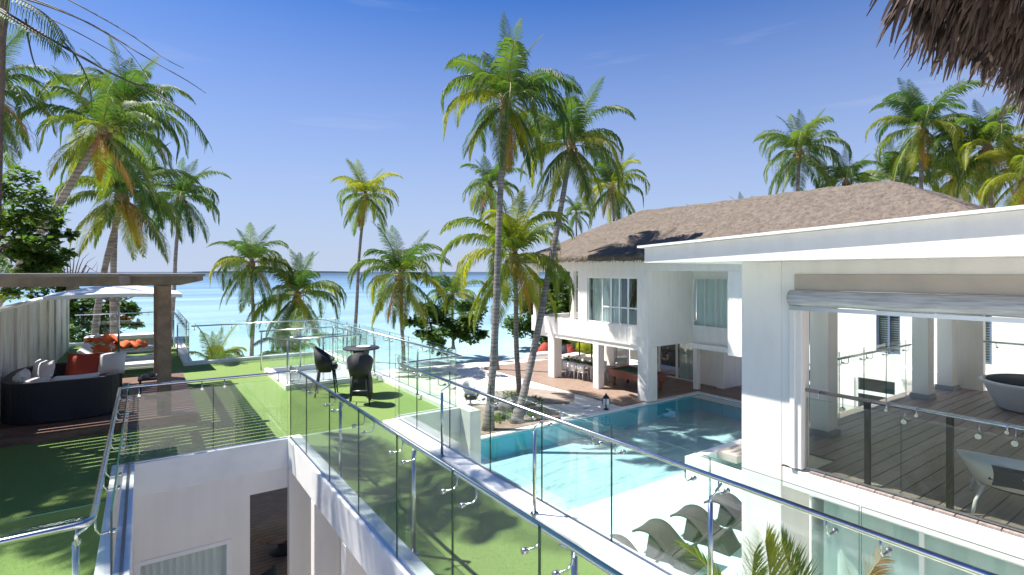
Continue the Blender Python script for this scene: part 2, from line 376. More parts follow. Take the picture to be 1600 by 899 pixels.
PX0, PX1, PY0, PY1 = 4.4, 22.4, 3.2, 16.2
b = MB()
b.box(PX0-.3, 14.3, PY0, 9.5, -3.75, -3.52)
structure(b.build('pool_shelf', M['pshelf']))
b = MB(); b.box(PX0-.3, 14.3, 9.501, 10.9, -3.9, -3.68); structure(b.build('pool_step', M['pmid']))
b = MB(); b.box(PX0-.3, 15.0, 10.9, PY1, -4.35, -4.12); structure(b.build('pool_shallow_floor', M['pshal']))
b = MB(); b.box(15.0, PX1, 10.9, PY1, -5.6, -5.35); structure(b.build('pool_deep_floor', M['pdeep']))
b = MB()
b.box(PX0-.2, PX1+.2, PY1+.002, PY1+.2, -5.4, -3.24)          # far wall
b.box(PX1+.002, PX1+.2, PY0, PY1, -5.4, -3.24)
b.box(PX0-.2, PX0, PY0, PY1, -5.4, -3.24)
b.box(14.9, 14.998, 10.9, PY1, -5.4, -4.125)
b.box(PX0, PX1, 10.8, 10.898, -5.4, -3.69)
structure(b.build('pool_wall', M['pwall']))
b = MB()
b.box(PX0-.5, PX1+.25, PY1, PY1+.28, -3.24, -3.185)
b.box(PX1, PX1+.25, 5.0, PY1, -3.24, -3.185)
structure(b.build('pool_coping', M['coping']))
b = MB(); b.add([(PX0-.2, PY0, -3.25), (PX1, PY0, -3.25), (PX1, PY1, -3.25), (PX0-.2, PY1, -3.25)], [(0, 1, 2, 3)])
structure(b.build('pool_water', M['water']))
# spa ledge inside the pool
spa = thing('spa_basin', 'square whirlpool basin with white rim set into the pool beside the tall white pillar', 'spa', (14.3, 8.4, -3.5))
b = MB(); b.box(14.3, 14.65, 8.2, 10.9, -3.7, -3.17); b.box(14.65, 19, 10.6, 10.9, -5.3, -3.17)
b.build('rim', M['coping'], spa, bevel=.02)
b = MB(); b.box(14.66, 19, 8.2, 10.59, -3.9, -3.7); b.build('basin_floor', M['spa'], spa)
b = MB(); b.box(15.6, 17.2, 9.9, 10.58, -3.4, -3.165); b.build('step', M['soffit'], spa)
b = MB(); b.box(14.66, 18.9, -8, 8.2, -3.5, -3.2); structure(b.build('courtyard_paving', M['paving']))

# planting bed beside the pool
b = MB(); b.prism([(8.2, 16.5), (13.8, 16.5), (14.6, 17.6), (14.0, 19.2), (12.2, 20.3), (10.3, 20.2), (8.2, 19.3)], -3.5, -3.17)
structure(b.build('planting_bed', M['soil']))
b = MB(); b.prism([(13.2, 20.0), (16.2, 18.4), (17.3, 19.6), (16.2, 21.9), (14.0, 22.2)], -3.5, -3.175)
structure(b.build('flat_patch', M['patch']))  # flat grey-brown patch lying on the sand
b = MB(); b.box(14.5, 22.6, 16.5, 17.1, -3.5, -3.19); b.prism([(16.0, 17.1), (17.3, 17.1), (17.3, 26.5), (16.0, 26.5)], -3.5, -3.19)
structure(b.build('pool_path', M['paving']))
# warm deck under the villa, boards joined: too far to pick apart
def deckmat(name, c1, c2, w, axis):
    m = mat(name, c1, 0.6, noise=(c2, 4, 0.35, 0.7)); n, l = m.node_tree.nodes, m.node_tree.links
    p = n['Principled BSDF']; g = n.new('ShaderNodeNewGeometry'); s = n.new('ShaderNodeSeparateXYZ'); l.new(g.outputs['Position'], s.inputs['Vector'])
    a = n.new('ShaderNodeMath'); a.operation = 'DIVIDE'; a.inputs[1].default_value = w; l.new(s.outputs[axis], a.inputs[0])
    f = n.new('ShaderNodeMath'); f.operation = 'FRACT'; l.new(a.outputs[0], f.inputs[0])
    c = n.new('ShaderNodeMath'); c.operation = 'GREATER_THAN'; c.inputs[1].default_value = 0.9; l.new(f.outputs[0], c.inputs[0])
    x = n.new('ShaderNodeMixRGB'); x.inputs['Color2'].default_value = (0.05, 0.03, 0.02, 1)
    src = p.inputs['Base Color'].links[0].from_socket; l.new(src, x.inputs['Color1']); l.new(c.outputs[0], x.inputs['Fac']); l.new(x.outputs['Color'], p.inputs['Base Color'])
    return m
M['deckfar'] = deckmat('red_brown_boards', (0.31, 0.22, 0.17), (0.24, 0.165, 0.125), 0.14, 'X')
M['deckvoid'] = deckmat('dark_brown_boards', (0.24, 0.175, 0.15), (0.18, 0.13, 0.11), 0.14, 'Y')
b = MB(); b.box(17.3, 22.65, 16.5, 28, -3.5, -3.13); b.box(22.65, 25, 10.2, 28, -3.5, -3.13)
structure(b.build('villa_deck', M['deckfar']))

# distant island on the horizon
b = MB(); random.seed(5); n = 60; pts = []
for i in range(n+1):
    p = at(300 + 250*i/n, 427, 5200); h = (2 + 8*math.sin(math.pi*i/n)**.5) * (0.8 + 0.3*random.random())
    pts.append((p.x, p.y, h))
vs = []
for x, y, h in pts: vs += [(x, y, -5), (x, y, h), (x+60, y+90, h*1.05), (x+60, y+90, -5)]
b.add(vs, [(4*i+a, 4*i+4+a, 4*i+5+a, 4*i+1+a) for i in range(n) for a in range(3)])
o = structure(b.build('distant_island', M['island']))

# ---------------------------------------------------------------- roof terrace house (below and in front of the camera)
th = thing('terrace_house', 'white terrace house whose flat roof is covered with green artificial lawn', 'house', (0, 9, GZ))
S = -0.02          # underside of turf
lawn_polys = [
    [(-2.4, -2), (-0.3, -2), (-0.3, 9.0), (-2.4, 9.0)],
    [(-2.4, 9.0), (3.52, 9.0), (3.52, 13.1), (-2.4, 13.1)],
    [(2.02, -2), (3.52, -2), (3.52, 9.0), (2.02, 9.0)],
    [(3.52, 9.25), (4.98, 9.25), (4.98, 13.1), (3.52, 13.1)],
    [(-2.4, 13.1), (2.7, 13.1), (2.7, 15.8), (-2.4, 15.8)],
    [(4.75, 13.1), (4.98, 13.1), (4.98, 15.8), (4.75, 15.8)],
    [(-2.4, 15.8), (4.98, 15.8), (4.98, 18.2), (-2.4, 18.2)],
    [(-2.4, 18.2), (1.05, 18.2), (1.05, 25.5), (-2.4, 25.5)]]
b = MB()
for p in lawn_polys: b.prism(p, S, 0.0)
structure(b.build('lawn', M['turf']))
def turf_blades():
    import numpy as np
    g = np.random.default_rng(5); N = 90000
    # denser towards the viewpoint, over the near lawns
    x = g.uniform(-2.15, 3.5, N); y = 2.2 + 9.5*g.random(N)**1.25
    keep = ((x < -.38) | (x > 2.12) | (y > 9.15)) & ~((x < .85) & (y > 11.3)); x, y = x[keep], y[keep]; n = len(x)
    a = g.uniform(0, 6.283, n); h = g.uniform(.004, .012, n); w = g.uniform(.001, .002, n)*(.7+y*.09); lx = g.normal(0, .006, n); ly = g.normal(0, .006, n)
    v = np.zeros((n, 3, 3)); v[:, 0] = np.c_[x - w*np.cos(a), y - w*np.sin(a), np.zeros(n)]; v[:, 1] = np.c_[x + w*np.cos(a), y + w*np.sin(a), np.zeros(n)]
    v[:, 2] = np.c_[x+lx, y+ly, h]
    me = bpy.data.meshes.new('turf_pile'); me.from_pydata(v.reshape(-1, 3).tolist(), [], np.arange(3*n).reshape(-1, 3).tolist()); me.materials.append(M['turfblade'])
    o = bpy.data.objects.new('turf_pile', me); C.objects.link(o); tag(o, 'short green plastic pile of the near roof lawn', 'artificial grass'); return structure(o, 'stuff')
turf_blades()
b = MB()
for p in lawn_polys: b.prism(p, -0.36, S-.001)
b.build('roof_slab', M['white'], th)
def part(name, m, parent, boxes, bevel=0.0):
    b = MB()
    for x in boxes: b.box(*x)
    return b.build(name, m, parent, bevel=bevel)
# copings
part('coping', M['coping'], th, [(3.5, 3.85, -2, 9.12, -.37, .1)], .015)
part('coping', M['coping'], th, [(3.85, 5.08, 9.1, 9.3, -.37, .1)], .015)
part('coping', M['coping'], th, [(4.92, 5.22, 9.3, 18.45, -.37, .1)], .015)
part('coping', M['coping'], th, [(.95, 4.92, 18.2, 18.45, -.37, .1)], .015)
part('coping', M['coping'], th, [(.95, 1.2, 18.45, 25.7, -.37, .1)], .015)
part('coping', M['coping'], th, [(-2.4, .95, 25.45, 25.7, -.37, .1)], .015)
part('coping', M['coping'], th, [(1.88, 2.1, -2, 8.98, -.36, .1)], .015)
part('coping', M['coping'], th, [(-.36, 2.1, 8.98, 9.12, -.36, .1)], .012)
part('coping', M['coping'], th, [(-.36, -.1, 4.2, 8.98, -.36, .1)], .012)
# walls
b = MB(); A_, B_ = 9.0, 9.18            # recess wall, one sheet with a window hole
xs, zs = [-.36, -.1, 1.1, 1.34], [GZ, GZ+.12, -1.27, -.361]
vs = [(x, y, z) for y in (A_, B_) for z in zs for x in xs]; fs = []
for j in range(3):
    for i in range(3):
        if i == 1 and j == 1: continue
        k = 4*j+i; fs += [(k, k+1, k+5, k+4), (16+k, 16+k+4, 16+k+5, 16+k+1)]
fs += [(5, 6, 22, 21), (9, 25, 26, 10), (5, 21, 25, 9), (6, 10, 26, 22), (3, 19, 23, 7), (7, 23, 27, 11), (11, 27, 31, 15), (0, 4, 20, 16), (4, 8, 24, 20), (8, 12, 28, 24)]
b.add(vs, fs); b.build('wall', M['white'], th)
part('lintel', M['white'], th, [(1.34, 1.88, 9.0, 9.18, -.68, -.361)])
part('wall', M['white'], th, [(-.36, -.12, -2, 8.98, GZ, -.361)])
part('wall', M['white'], th, [(3.52, 3.72, 5.6, 9.1, GZ, -.371)])
part('wall', M['white'], th, [(3.7, 5.08, 9.12, 9.3, GZ, -.371)])
part('pillar', M['white'], th, [(5.08, 5.32, 8.72, 9.3, GZ, .1)], .015)
part('pillar', M['white'], th, [(4.85, 5.0, 9.3, 9.5, GZ, -.371)])
for y in (10.8, 13.4, 16, 18.1):
    part('pillar', M['white'], th, [(4.7, 5.1, y, y+.35, GZ, -.371)])
    part('pillar', M['white'], th, [(-2.3, -1.9, y, y+.35, GZ, -.371)])
for y in (7.55, 6.2, 4.8, 3.4):
    part('fin', M['white'], th, [(1.88, 2.22, y-.18, y, GZ, -.361)], .01)
part('wall', M['white'], th, [(2.55, 2.62, -2, 9.0, GZ, -.361)])
part('wall', M['white'], th, [(1.88, 2.22, 8.85, 9.0, GZ, -.361)])
part('wall', M['white'], th, [(-2.4, -2.2, 9.2, 25.4, GZ, -.361)])
# window with curtain in the recess wall
w = part('window_frame', M['frame'], th, [(-.1, -.04, 8.99, 9.06, GZ+.12, -1.271), (1.02, 1.099, 8.985, 9.06, GZ+.12, -1.271), (-.04, 1.02, 8.985, 9.06, -1.33, -1.271)])
b = MB(); b.box(-.04, 1.02, 9.02, 9.03, GZ+.12, -1.331); b.build('pane', M['winglass'], w)
b = MB(); n = 60; vs = []
for i in range(n+1):
    x = -.05 + 1.1*i/n; y = 9.085 + .03*math.sin(i*1.25) + .012*math.sin(i*2.9)
    vs += [(x, y, GZ+.05), (x, y, -1.2)]
b.add(vs, [(2*i, 2*i+2, 2*i+3, 2*i+1) for i in range(n)], 0, True); b.build('curtain', M['curtain'], w)
# ground deck under the house, then an added bounce floor in the recess
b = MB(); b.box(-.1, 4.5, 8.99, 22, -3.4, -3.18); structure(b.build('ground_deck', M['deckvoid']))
b = MB(); b.box(-.1, 2.54, -4, 8.98, -3.4, -3.19); structure(b.build('recess_bounce_floor', M['paving']))  # unseen white floor, added to bounce sunlight onto the recess wall

# camera-side wall fence along the left of the lawn
fe = thing('board_fence', 'tall whitewashed board fence along the left edge of the roof lawn', 'fence', (-2.2, 8, 0))
y = 7.4; k = 0
while y < 24.6:
    part('board', M['fence'], fe, [(-2.24 - (.012 if k % 3 else 0), -2.2 + (0 if k % 3 else .0), y+.006, y+.29, 0, 2.0)]); y += .30; k += 1
for j in range(12):
    yy = 7.4 + j*1.5
    part('batten', M['fence'], fe, [(-2.198, -2.15, yy-.035, yy+.035, 0, 2.02)])
part('cap_rail', M['coping'], fe, [(-2.3, -2.13, 7.4, 24.6, 2.021, 2.07)], .008)

# ---------------------------------------------------------------- glass railings
RZ = 1.15
def railing(label, runs, glass='glass', z0=0.1, group=None, posts=(), rr=.021, step=1.1, offs=0.0, brk=True, rad_post=.02, top=1.25, metal='metal', polz=0.0):
    """runs: list of dicts with g (glass line ends), r (rail polyline); panes of about one step each"""
    r = thing('glass_railing', label, 'railing', (runs[0]['g'][0][0], runs[0]['g'][0][1], 0), group=group)
    for run in runs:
        g0, g1 = Vector((*run['g'][0], 0)), Vector((*run['g'][1], 0)); L = (g1-g0).length; d = (g1-g0)/L
        side = Vector((-d.y, d.x, 0)); cuts = run.get('cuts')
        if cuts is None:
            n = max(1, round(L/step)); cuts = [L*i/n for i in range(n+1)]
        rl = run['rl']                    # signed distance from glass line to handrail axis (towards `side`)
        for a, c in zip(cuts[:-1], cuts[1:]):
            p, q = g0 + d*(a+.006), g0 + d*(c-.006); t = side*.006
            b = MB(); z1 = run.get('top', top); zz0 = run.get('z0', z0)
            A = [p-t, q-t, q+t, p+t]
            vs = [(v.x, v.y, zz0) for v in A] + [(v.x, v.y, z1) for v in A]
            b.add(vs, [(0, 1, 5, 4), (2, 3, 7, 6)], 0); b.add(vs, [(4, 5, 6, 7), (1, 2, 6, 5), (3, 0, 4, 7)], 1)
            b.build('pane', [M[glass], M['glassedge']], r)
            if brk:
                for s_ in (a + (c-a)*.14, c - (c-a)*.14):
                    gp = g0 + d*s_; sg = 1 if rl > 0 else -1
                    b = MB(); zt = RZ - .12
                    pts = [gp + Vector((0, 0, zt)), gp + side*rl*.75 + Vector((0, 0, zt-.005)), gp + side*rl + Vector((0, 0, zt+.03)), gp + side*rl + Vector((0, 0, RZ-.015))]
                    b.tube(pts, .007, 6)
                    b.tube([gp - side*.016, gp + side*.016] if False else [gp - side*.018 + Vector((0, 0, zt)), gp + side*.018 + Vector((0, 0, zt))], .019, 12)
                    b.build('bracket', M[metal], r)
        if run.get('ch', True):
            b = MB(); t = side*.02; q0, q1 = g0, g1
            vs = [(v.x, v.y, zz) for zz in (zz0-.002, zz0+.012) for v in (q0-t, q1-t, q1+t, q0+t)]
            b.add(vs, [(0,3,2,1),(4,5,6,7),(0,1,5,4),(1,2,6,5),(2,3,7,6),(3,0,4,7)]); b.build('base_channel', M['satin'], r)
    return r
def handrail(r, path, rad=.0215, metal='metal', z=RZ):
    P = [Vector((x, y, z)) for x, y in path]; Q = [P[0]]
    for i in range(1, len(P)-1):          # rounded corners
        a, c, e = P[i-1], P[i], P[i+1]; d1 = (a-c).normalized(); d2 = (e-c).normalized(); k = .09
        for t in (0, .25, .5, .75, 1):
            Q.append((c+d1*k)*(1-t)**2 + c*2*t*(1-t) + (c+d2*k)*t*t)
    Q.append(P[-1]); b = MB(); b.tube(Q, rad, 14); return b.build('handrail', M[metal], r)
def post(r, x, y, hx, hy, z0=0.0, rad=.02, metal='metal'):
    b = MB(); b.tube([(x, y, z0+.01), (x, y, RZ-.14)], rad, 10); b.tube([(x, y, z0), (x, y, z0+.012)], .045, 14)
    b.tube([(x, y, RZ-.2), (x, y, RZ-.1), (x*.5+hx*.5, y*.5+hy*.5, RZ-.07), (hx, hy, RZ-.03)], .009, 6)
    b.build('post', M[metal], r)

r1 = railing('long glass railing with steel handrail along the pool side of the near lawn', [
    dict(g=((3.77, -.8), (3.77, 9.02)), rl=.11, cuts=[0, 1.22, 2.33, 3.43, 4.53, 5.64, 6.75, 7.88, 9.05, 9.82]),
    dict(g=((3.77, 9.2), (5.05, 9.2)), rl=.3, brk=False)])
handrail(r1, [(3.66, -.8), (3.66, 8.72), (4.96, 8.86)])
for y in (.25, 2.45, 4.65, 6.85): post(r1, 3.52, y, 3.66, y, .1)
r1b = railing('glass railing along the far pool side and seaward end of the roof lawn', [
    dict(g=((5.05, 9.25), (5.05, 18.33)), rl=.1), dict(g=((5.0, 18.33), (1.1, 18.33)), rl=.1)])
handrail(r1b, [(4.96, 8.95), (4.95, 18.23), (1.15, 18.23)], .02)
for y in (10.6, 13.2, 15.8): post(r1b, 4.86, y, 4.95, y, .1)
r1c = railing('farthest glass railing around the seaward corner beyond the umbrella', [
    dict(g=((1.1, 18.4), (1.1, 25.55)), rl=.1), dict(g=((1.05, 25.55), (-2.1, 25.55)), rl=.1)])
handrail(r1c, [(1.0, 18.3), (1.0, 25.45), (-2.1, 25.45)], .02)
for y in (20.4, 23): post(r1c, .9, y, 1.0, y, 0)
r2 = railing('angled glass railing with steel handrail around the sunken recess in the lawn', [
    dict(g=((1.93, -.8), (1.93, 9.02)), rl=-.12, cuts=[0, 1.1, 2.2, 3.3, 4.38, 5.46, 6.53, 7.64, 8.8, 9.82]),
    dict(g=((1.9, 9.03), (-.2, 9.03)), rl=.0001, brk=False, top=1.05),
    dict(g=((-.17, 9.0), (-.17, 4.25)), rl=-.09, top=1.22),
    dict(g=((-.2, 4.36), (-2.3, 4.36)), rl=.04, top=1.25)])
handrail(r2, [(2.05, -.8), (2.05, 9.0), (-.27, 9.1), (-.27, 4.32), (-2.3, 4.28)])
for y in (2.45, 4.8, 7.15): post(r2, 2.16, y, 2.05, y, 0)
post(r2, -.36, 4.42, -.27, 4.42, .45)

# stair opening with its own railing
st = thing('stair_opening', 'low white kerb around the stair opening in the far lawn', 'kerb', (2.7, 13.1, 0))
for bx in ((2.7, 4.75, 13.1, 13.28, -.35, .12), (2.7, 4.75, 15.62, 15.8, -.35, .12), (2.7, 2.88, 13.28, 15.62, -.35, .12), (4.57, 4.75, 13.28, 15.62, -.35, .12)):
    part('kerb', M['coping'], st, [bx], .012)
part('grey_lining', M['grid'], st, [(2.88, 4.57, 13.28, 15.62, -.3, -.02)])
r3 = railing('small glass railing on posts around the stair opening', [
    dict(g=((2.8, 13.2), (4.66, 13.2)), rl=.08, brk=False), dict(g=((4.66, 13.2), (4.66, 15.7)), rl=.08, brk=False),
    dict(g=((4.66, 15.7), (2.8, 15.7)), rl=.08, brk=False)], z0=.12)
handrail(r3, [(2.55, 13.28), (4.56, 13.28), (4.56, 15.6), (2.55, 15.6)], .02)
handrail(r3, [(2.75, 13.5), (2.95, 13.3), (4.1, 13.42)], .014, z=1.19)
for x, y in ((2.78, 13.28), (3.6, 13.28), (4.5, 13.28), (4.56, 14.5), (2.6, 15.6), (3.6, 15.6), (4.5, 15.6)):
    b = MB(); b.tube([(x, y, .1), (x, y, RZ)], .022, 10); b.build('post', M['satin'], r3)

# ---------------------------------------------------------------- near villa with the open balcony
nv = thing('balcony_villa', 'near white villa with open balcony under a flat overhanging roof', 'house', (7.5, 0, GZ))
# roof: fascia deepens towards the camera
def zt(y): return 3.14 + (5.94-y)*.0415
b = MB()
X0, X1, Y0, Y1 = 6.76, 16.8, -8.0, 5.94
vs = [(X0, Y0, 2.9), (X1, Y0, 2.9), (X1, Y1, 2.9), (X0, Y1, 2.9), (X0, Y0, zt(Y0)), (X1, Y0, zt(Y0)), (X1, Y1, zt(Y1)), (X0, Y1, zt(Y1))]
b.add(vs, [(0,3,2,1),(4,5,6,7),(0,1,5,4),(1,2,6,5),(2,3,7,6),(3,0,4,7)]); b.build('roof', M['white'], nv)
b = MB(); e = .085
vs = [(X0-e, Y0-e, zt(Y0)+.002), (X1+e, Y0-e, zt(Y0)+.002), (X1+e, Y1+e, zt(Y1)+.002), (X0-e, Y1+e, zt(Y1)+.002)]
vs += [(x, y, z+.035) for x, y, z in vs]
b.add(vs, [(0,3,2,1),(4,5,6,7),(0,1,5,4),(1,2,6,5),(2,3,7,6),(3,0,4,7)]); b.build('roof_edge', M['coping'], nv)
part('pillar', M['white'], nv, [(7.5, 8.3, 4.06, 4.68, GZ-.6, 2.899)], .012)
part('jamb', M['white'], nv, [(7.5, 7.72, 3.78, 4.059, -.001, 2.899)], .01)
part('jamb_channel', M['white'], nv, [(7.47, 7.5, 3.86, 3.93, 0, 2.3)], .004)
part('header', M['white'], nv, [(7.5, 7.75, -8, 3.779, 2.72, 2.899)])
part('header_band', M['soffit'], nv, [(7.46, 7.8, -8, 3.86, 2.5, 2.719)], .01)
part('ceiling', M['white'], nv, [(7.8, 16.7, -8, 4.5, 2.72, 2.895)])
part('slab', M['white'], nv, [(7.5, 16.0, -8, 4.05, -.31, -.03)], .012)
part('slab', M['white'], nv, [(8.3, 16.0, 4.051, 4.75, -.31, -.03)])
y = -7.9
while y < 4.75:                          # balcony boards run across the slab
    x0 = 7.53 if y + .19 < 3.79 else 8.31
    part('deck_board', M['deckgrey'], nv, [(x0, 15.98, y, y+.188, -.028, 0.0)]); y += .2
for x, y in ((9.3, 4.25), (13.85, 4.3), (15.35, 4.3)):
    part('column', M['white'], nv, [(x, x+.34, y, y+.3, .101, 2.719)], .01)
    part('column_base', M['grid'], nv, [(x-.03, x+.37, y-.03, y+.33, 0, .1)])
part('wall', M['white'], nv, [(15.9, 16.1, 3.9, 4.6, 0, 2.719)])
part('wall', M['white'], nv, [(15.9, 16.1, -8, 2.3, 0, 2.719)])
bl = thing('rolled_blind', 'rolled clear weather blind hanging along the top of the balcony opening', 'blind', (7.4, 3, 2.3))
b = MB(); n = 60; P = []
for i in range(n+1):
    y = 3.9 - 11.5*i/n; P.append((7.44 + .004*math.sin(i*.5), y, 2.385 + .004*math.sin(i*.7)))
b.tube(P, [.11 + .003*math.sin(i*1.1) for i in range(n+1)], 16); b.build('roll', M['pvcblind'], bl)
b = MB(); b.box(7.4, 7.43, -7.5, 3.9, 2.22, 2.27); b.build('bottom_bar', M['satin'], bl)
# recessed ground floor glazing
part('wall', M['white'], nv, [(9.4, 16.0, 4.66, 4.76, GZ, -.311)])
gl = thing('glass_wall', 'green tinted glass wall under the near balcony slab', 'window', (9.45, 0, GZ))
for i in range(6):
    y1 = 4.64 - i*1.6; f = part('frame', M['frame'], gl, [(9.42, 9.5, y1-.06, y1, GZ+.25, -.32), (9.42, 9.5, y1-1.6, y1-.061, -.4, -.32), (9.42, 9.5, y1-1.6, y1-.061, GZ+.25, GZ+.32)])
    b = MB(); b.box(9.45, 9.46, y1-1.59, y1-.061, GZ+.321, -.401); b.build('pane', M['winglass'], f)
part('header', M['white'], gl, [(9.3, 9.419, -8, 4.65, -1.05, -.312)])
part('sill', M['coping'], gl, [(9.2, 9.6, -5, 4.65, GZ, GZ+.249)])
b = MB(); n = 120; vs = []
for i in range(n+1):
    yy = 4.5 - 8.8*i/n; x = 9.68 + .05*math.sin(i*1.1) + .02*math.sin(i*2.7); vs += [(x, yy, GZ+.3), (x, yy, -.35)]
b.add(vs, [(2*i, 2*i+2, 2*i+3, 2*i+1) for i in range(n)], 0, True)
tag(b.build('sheer_curtain', M['curtainw']), 'pale sheer curtain behind the glass under the near balcony', 'curtain')
b = MB(); b.box(7.7, 14.6, -8, 4.0, -3.7, GZ); structure(b.build('terrace_paving', M['paving']))
part('back_wall', M['white'], nv, [(13.4, 13.6, -8, 4.0, GZ, -.311)])
# balcony railing
r4 = railing('smoked glass railing with steel handrail on the near balcony', [dict(g=((7.6, -3.0), (7.6, 3.76)), rl=.001, brk=False, step=1)], glass='smoke', z0=.02, top=1.0)
handrail(r4, [(7.62, -3), (7.62, 3.79)], .026, z=1.1)
for y in (3.02, 2.17, 1.32, .47):
    b = MB(); b.box(7.63, 7.68, y-.03, y+.03, 0.001, 1.07); b.build('post', M['darkmetal'], r4)
for y in (3.3, 2.6, 1.9, 1.6, 1.1, .5):
    b = MB(); b.tube([(7.575, y, .93), (7.63, y, .93)], .03, 12); b.tube([(7.62, y, .93), (7.62, y, 1.08)], .006, 6); b.build('bracket', M['metal'], r4)
r5 = railing('glass railing at the far end of the near balcony, between its columns', [dict(g=((9.66, 4.7), (13.84, 4.7)), rl=-.1)], z0=0, group=None, step=1.05)
handrail(r5, [(8.35, 4.62), (13.85, 4.62)], .022)
railing_x = railing('short glass railing left of the first balcony column', [dict(g=((8.35, 4.7), (9.28, 4.7)), rl=-.1)], z0=0)
r6 = railing('glass railing at the courtyard side of the balcony by the navy daybed', [dict(g=((15.97, 3.88), (15.97, 2.32)), rl=-.1, brk=True)], z0=0)
handrail(r6, [(15.87, 3.88), (15.87, 2.32)], .022)

# ---------------------------------------------------------------- far villa with thatched roof
fv = thing('thatched_villa', 'two storey white villa with thatched hip roof at the far side of the pool', 'house', (18.7, 16.2, GZ))
FX = 18.7
TB = 2.78
# upper facade facing the pool, Y 25 .. 16.2, with window opening
part('parapet', M['white'], fv, [(FX, FX+.25, 16.2, 25.0, -.67, .22)])
part('parapet', M['white'], fv, [(FX+.25, 25.5, 24.8, 25.0, -.67, .22)])
part('slab', M['white'], fv, [(FX+.25, 25.6, 16.4, 24.8, -.66, -.05)])
part('beam', M['white'], fv, [(FX+.05, FX+.25, 16.45, 24.8, -.9, -.671)])
for bx_ in ((FX+.002, FX+.25, 20.25, 20.95, .221, TB), (FX+.002, FX+.25, 16.2, 16.86, .221, TB), (FX+.002, FX+.25, 16.861, 20.249, 2.5, TB)): part('wall', M['white'], fv, [bx_])
part('fascia', M['white'], fv, [(FX+.003, FX+.25, 11.6, 25.0, TB+.001, 3.5)])
part('wall', M['white'], fv, [(FX+.25, 21.9, 16.2, 16.4, -.66, 3.4)])
part('loggia_wall', M['white'], fv, [(21.9, 22.1, 12.0, 14.3, -.67, 3.4), (21.9, 22.1, 14.301, 16.199, -.67, .17), (21.9, 22.1, 14.301, 16.199, 2.47, 3.4)])
part('loggia_floor', M['white'], fv, [(21.6, 25.6, 10.5, 16.19, -.9, -.671)])
part('pillar', M['white'], fv, [(FX, FX+.4, 11.62, 12.25, -.5, TB)], .01)
part('loggia_ceiling', M['white'], fv, [(FX+.25, 21.9, 12.25, 16.19, 3.38, 3.48)])
part('wall', M['white'], fv, [(FX+.25, 25.5, 20.7, 20.95, -.04, 3.4)])
for x, y in ((FX+.02, 24.55), (FX+.02, 21.3)):
    part('balcony_post', M['white'], fv, [(x, x+.2, y, y+.3, .221, TB)])
part('balcony_post', M['white'], fv, [(25.2, 25.5, 24.6, 24.9, 0, 3.4)])
# window strip
wf = part('window', M['frame'], fv, [(FX+.05, FX+.11, 20.18, 20.249, .221, 2.499), (FX+.05, FX+.11, 19.15, 19.22, .221, 2.499), (FX+.05, FX+.11, 16.861, 16.93, .221, 2.499),
    (FX+.05, FX+.11, 16.93, 20.18, 2.43, 2.499), (FX+.05, FX+.11, 16.93, 20.18, .221, .28)])
for i in range(1, 4):
    yy = 16.93 + (19.15-16.93)*i/4; part('mullion', M['frame'], wf, [(FX+.055, FX+.105, yy-.045, yy+.045, .281, 2.429)])
for i in range(4):
    ya = 16.93 + (19.15-16.93)*i/4 + (.046 if i else 0); yb = 16.93 + (19.15-16.93)*(i+1)/4 - (.046 if i < 3 else 0)
    part('transom', M['frame'], wf, [(FX+.06, FX+.1, ya, yb, 1.0, 1.07)])
    for za, zb in ((.281, .999), (1.071, 2.429)):
        b = MB(); b.box(FX+.075, FX+.085, ya, yb, za, zb); b.build('pane', M['winglass'], wf)
b = MB(); b.box(FX+.075, FX+.085, 19.221, 20.179, .281, 2.429); b.build('pane', M['winglass'], wf)
def drape(y0, y1, x, z0, z1, m, parent, amp=.05, f=1.2, n=60):
    b = MB(); vs = []
    for i in range(n+1):
        yy = y0 + (y1-y0)*i/n; xx = x + amp*math.sin(i*f) + amp*.4*math.sin(i*f*2.3); vs += [(xx, yy, z0), (xx, yy, z1)]
    b.add(vs, [(2*i, 2*i+2, 2*i+3, 2*i+1) for i in range(n)], 0, True); return b.build('curtain', m, parent)
drape(20.2, 18.9, FX+.35, .1, 2.6, M['curtainw'], wf); drape(18.7, 18.2, FX+.35, .1, 2.6, M['curtainw'], wf)
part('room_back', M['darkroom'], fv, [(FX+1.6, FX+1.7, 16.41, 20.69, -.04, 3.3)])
wl_ = part('window', M['frame'], fv, [(21.86, 21.93, 16.14, 16.199, .171, 2.469), (21.86, 21.93, 14.301, 14.36, .171, 2.469), (21.86, 21.93, 14.361, 16.139, 2.41, 2.469), (21.86, 21.93, 15.5, 15.54, .171, 2.409), (21.86, 21.93, 14.9, 14.94, .171, 2.409)])
for ya, yb in ((14.361, 14.899), (14.941, 15.499), (15.541, 16.139)):
    b = MB(); b.box(21.89, 21.9, ya, yb, .171, 2.409); b.build('pane', M['winglass'], wl_)
drape(16.19, 14.2, 22.15, .1, 2.5, M['curtainw'], wl_, amp=.03, f=1.0, n=80)
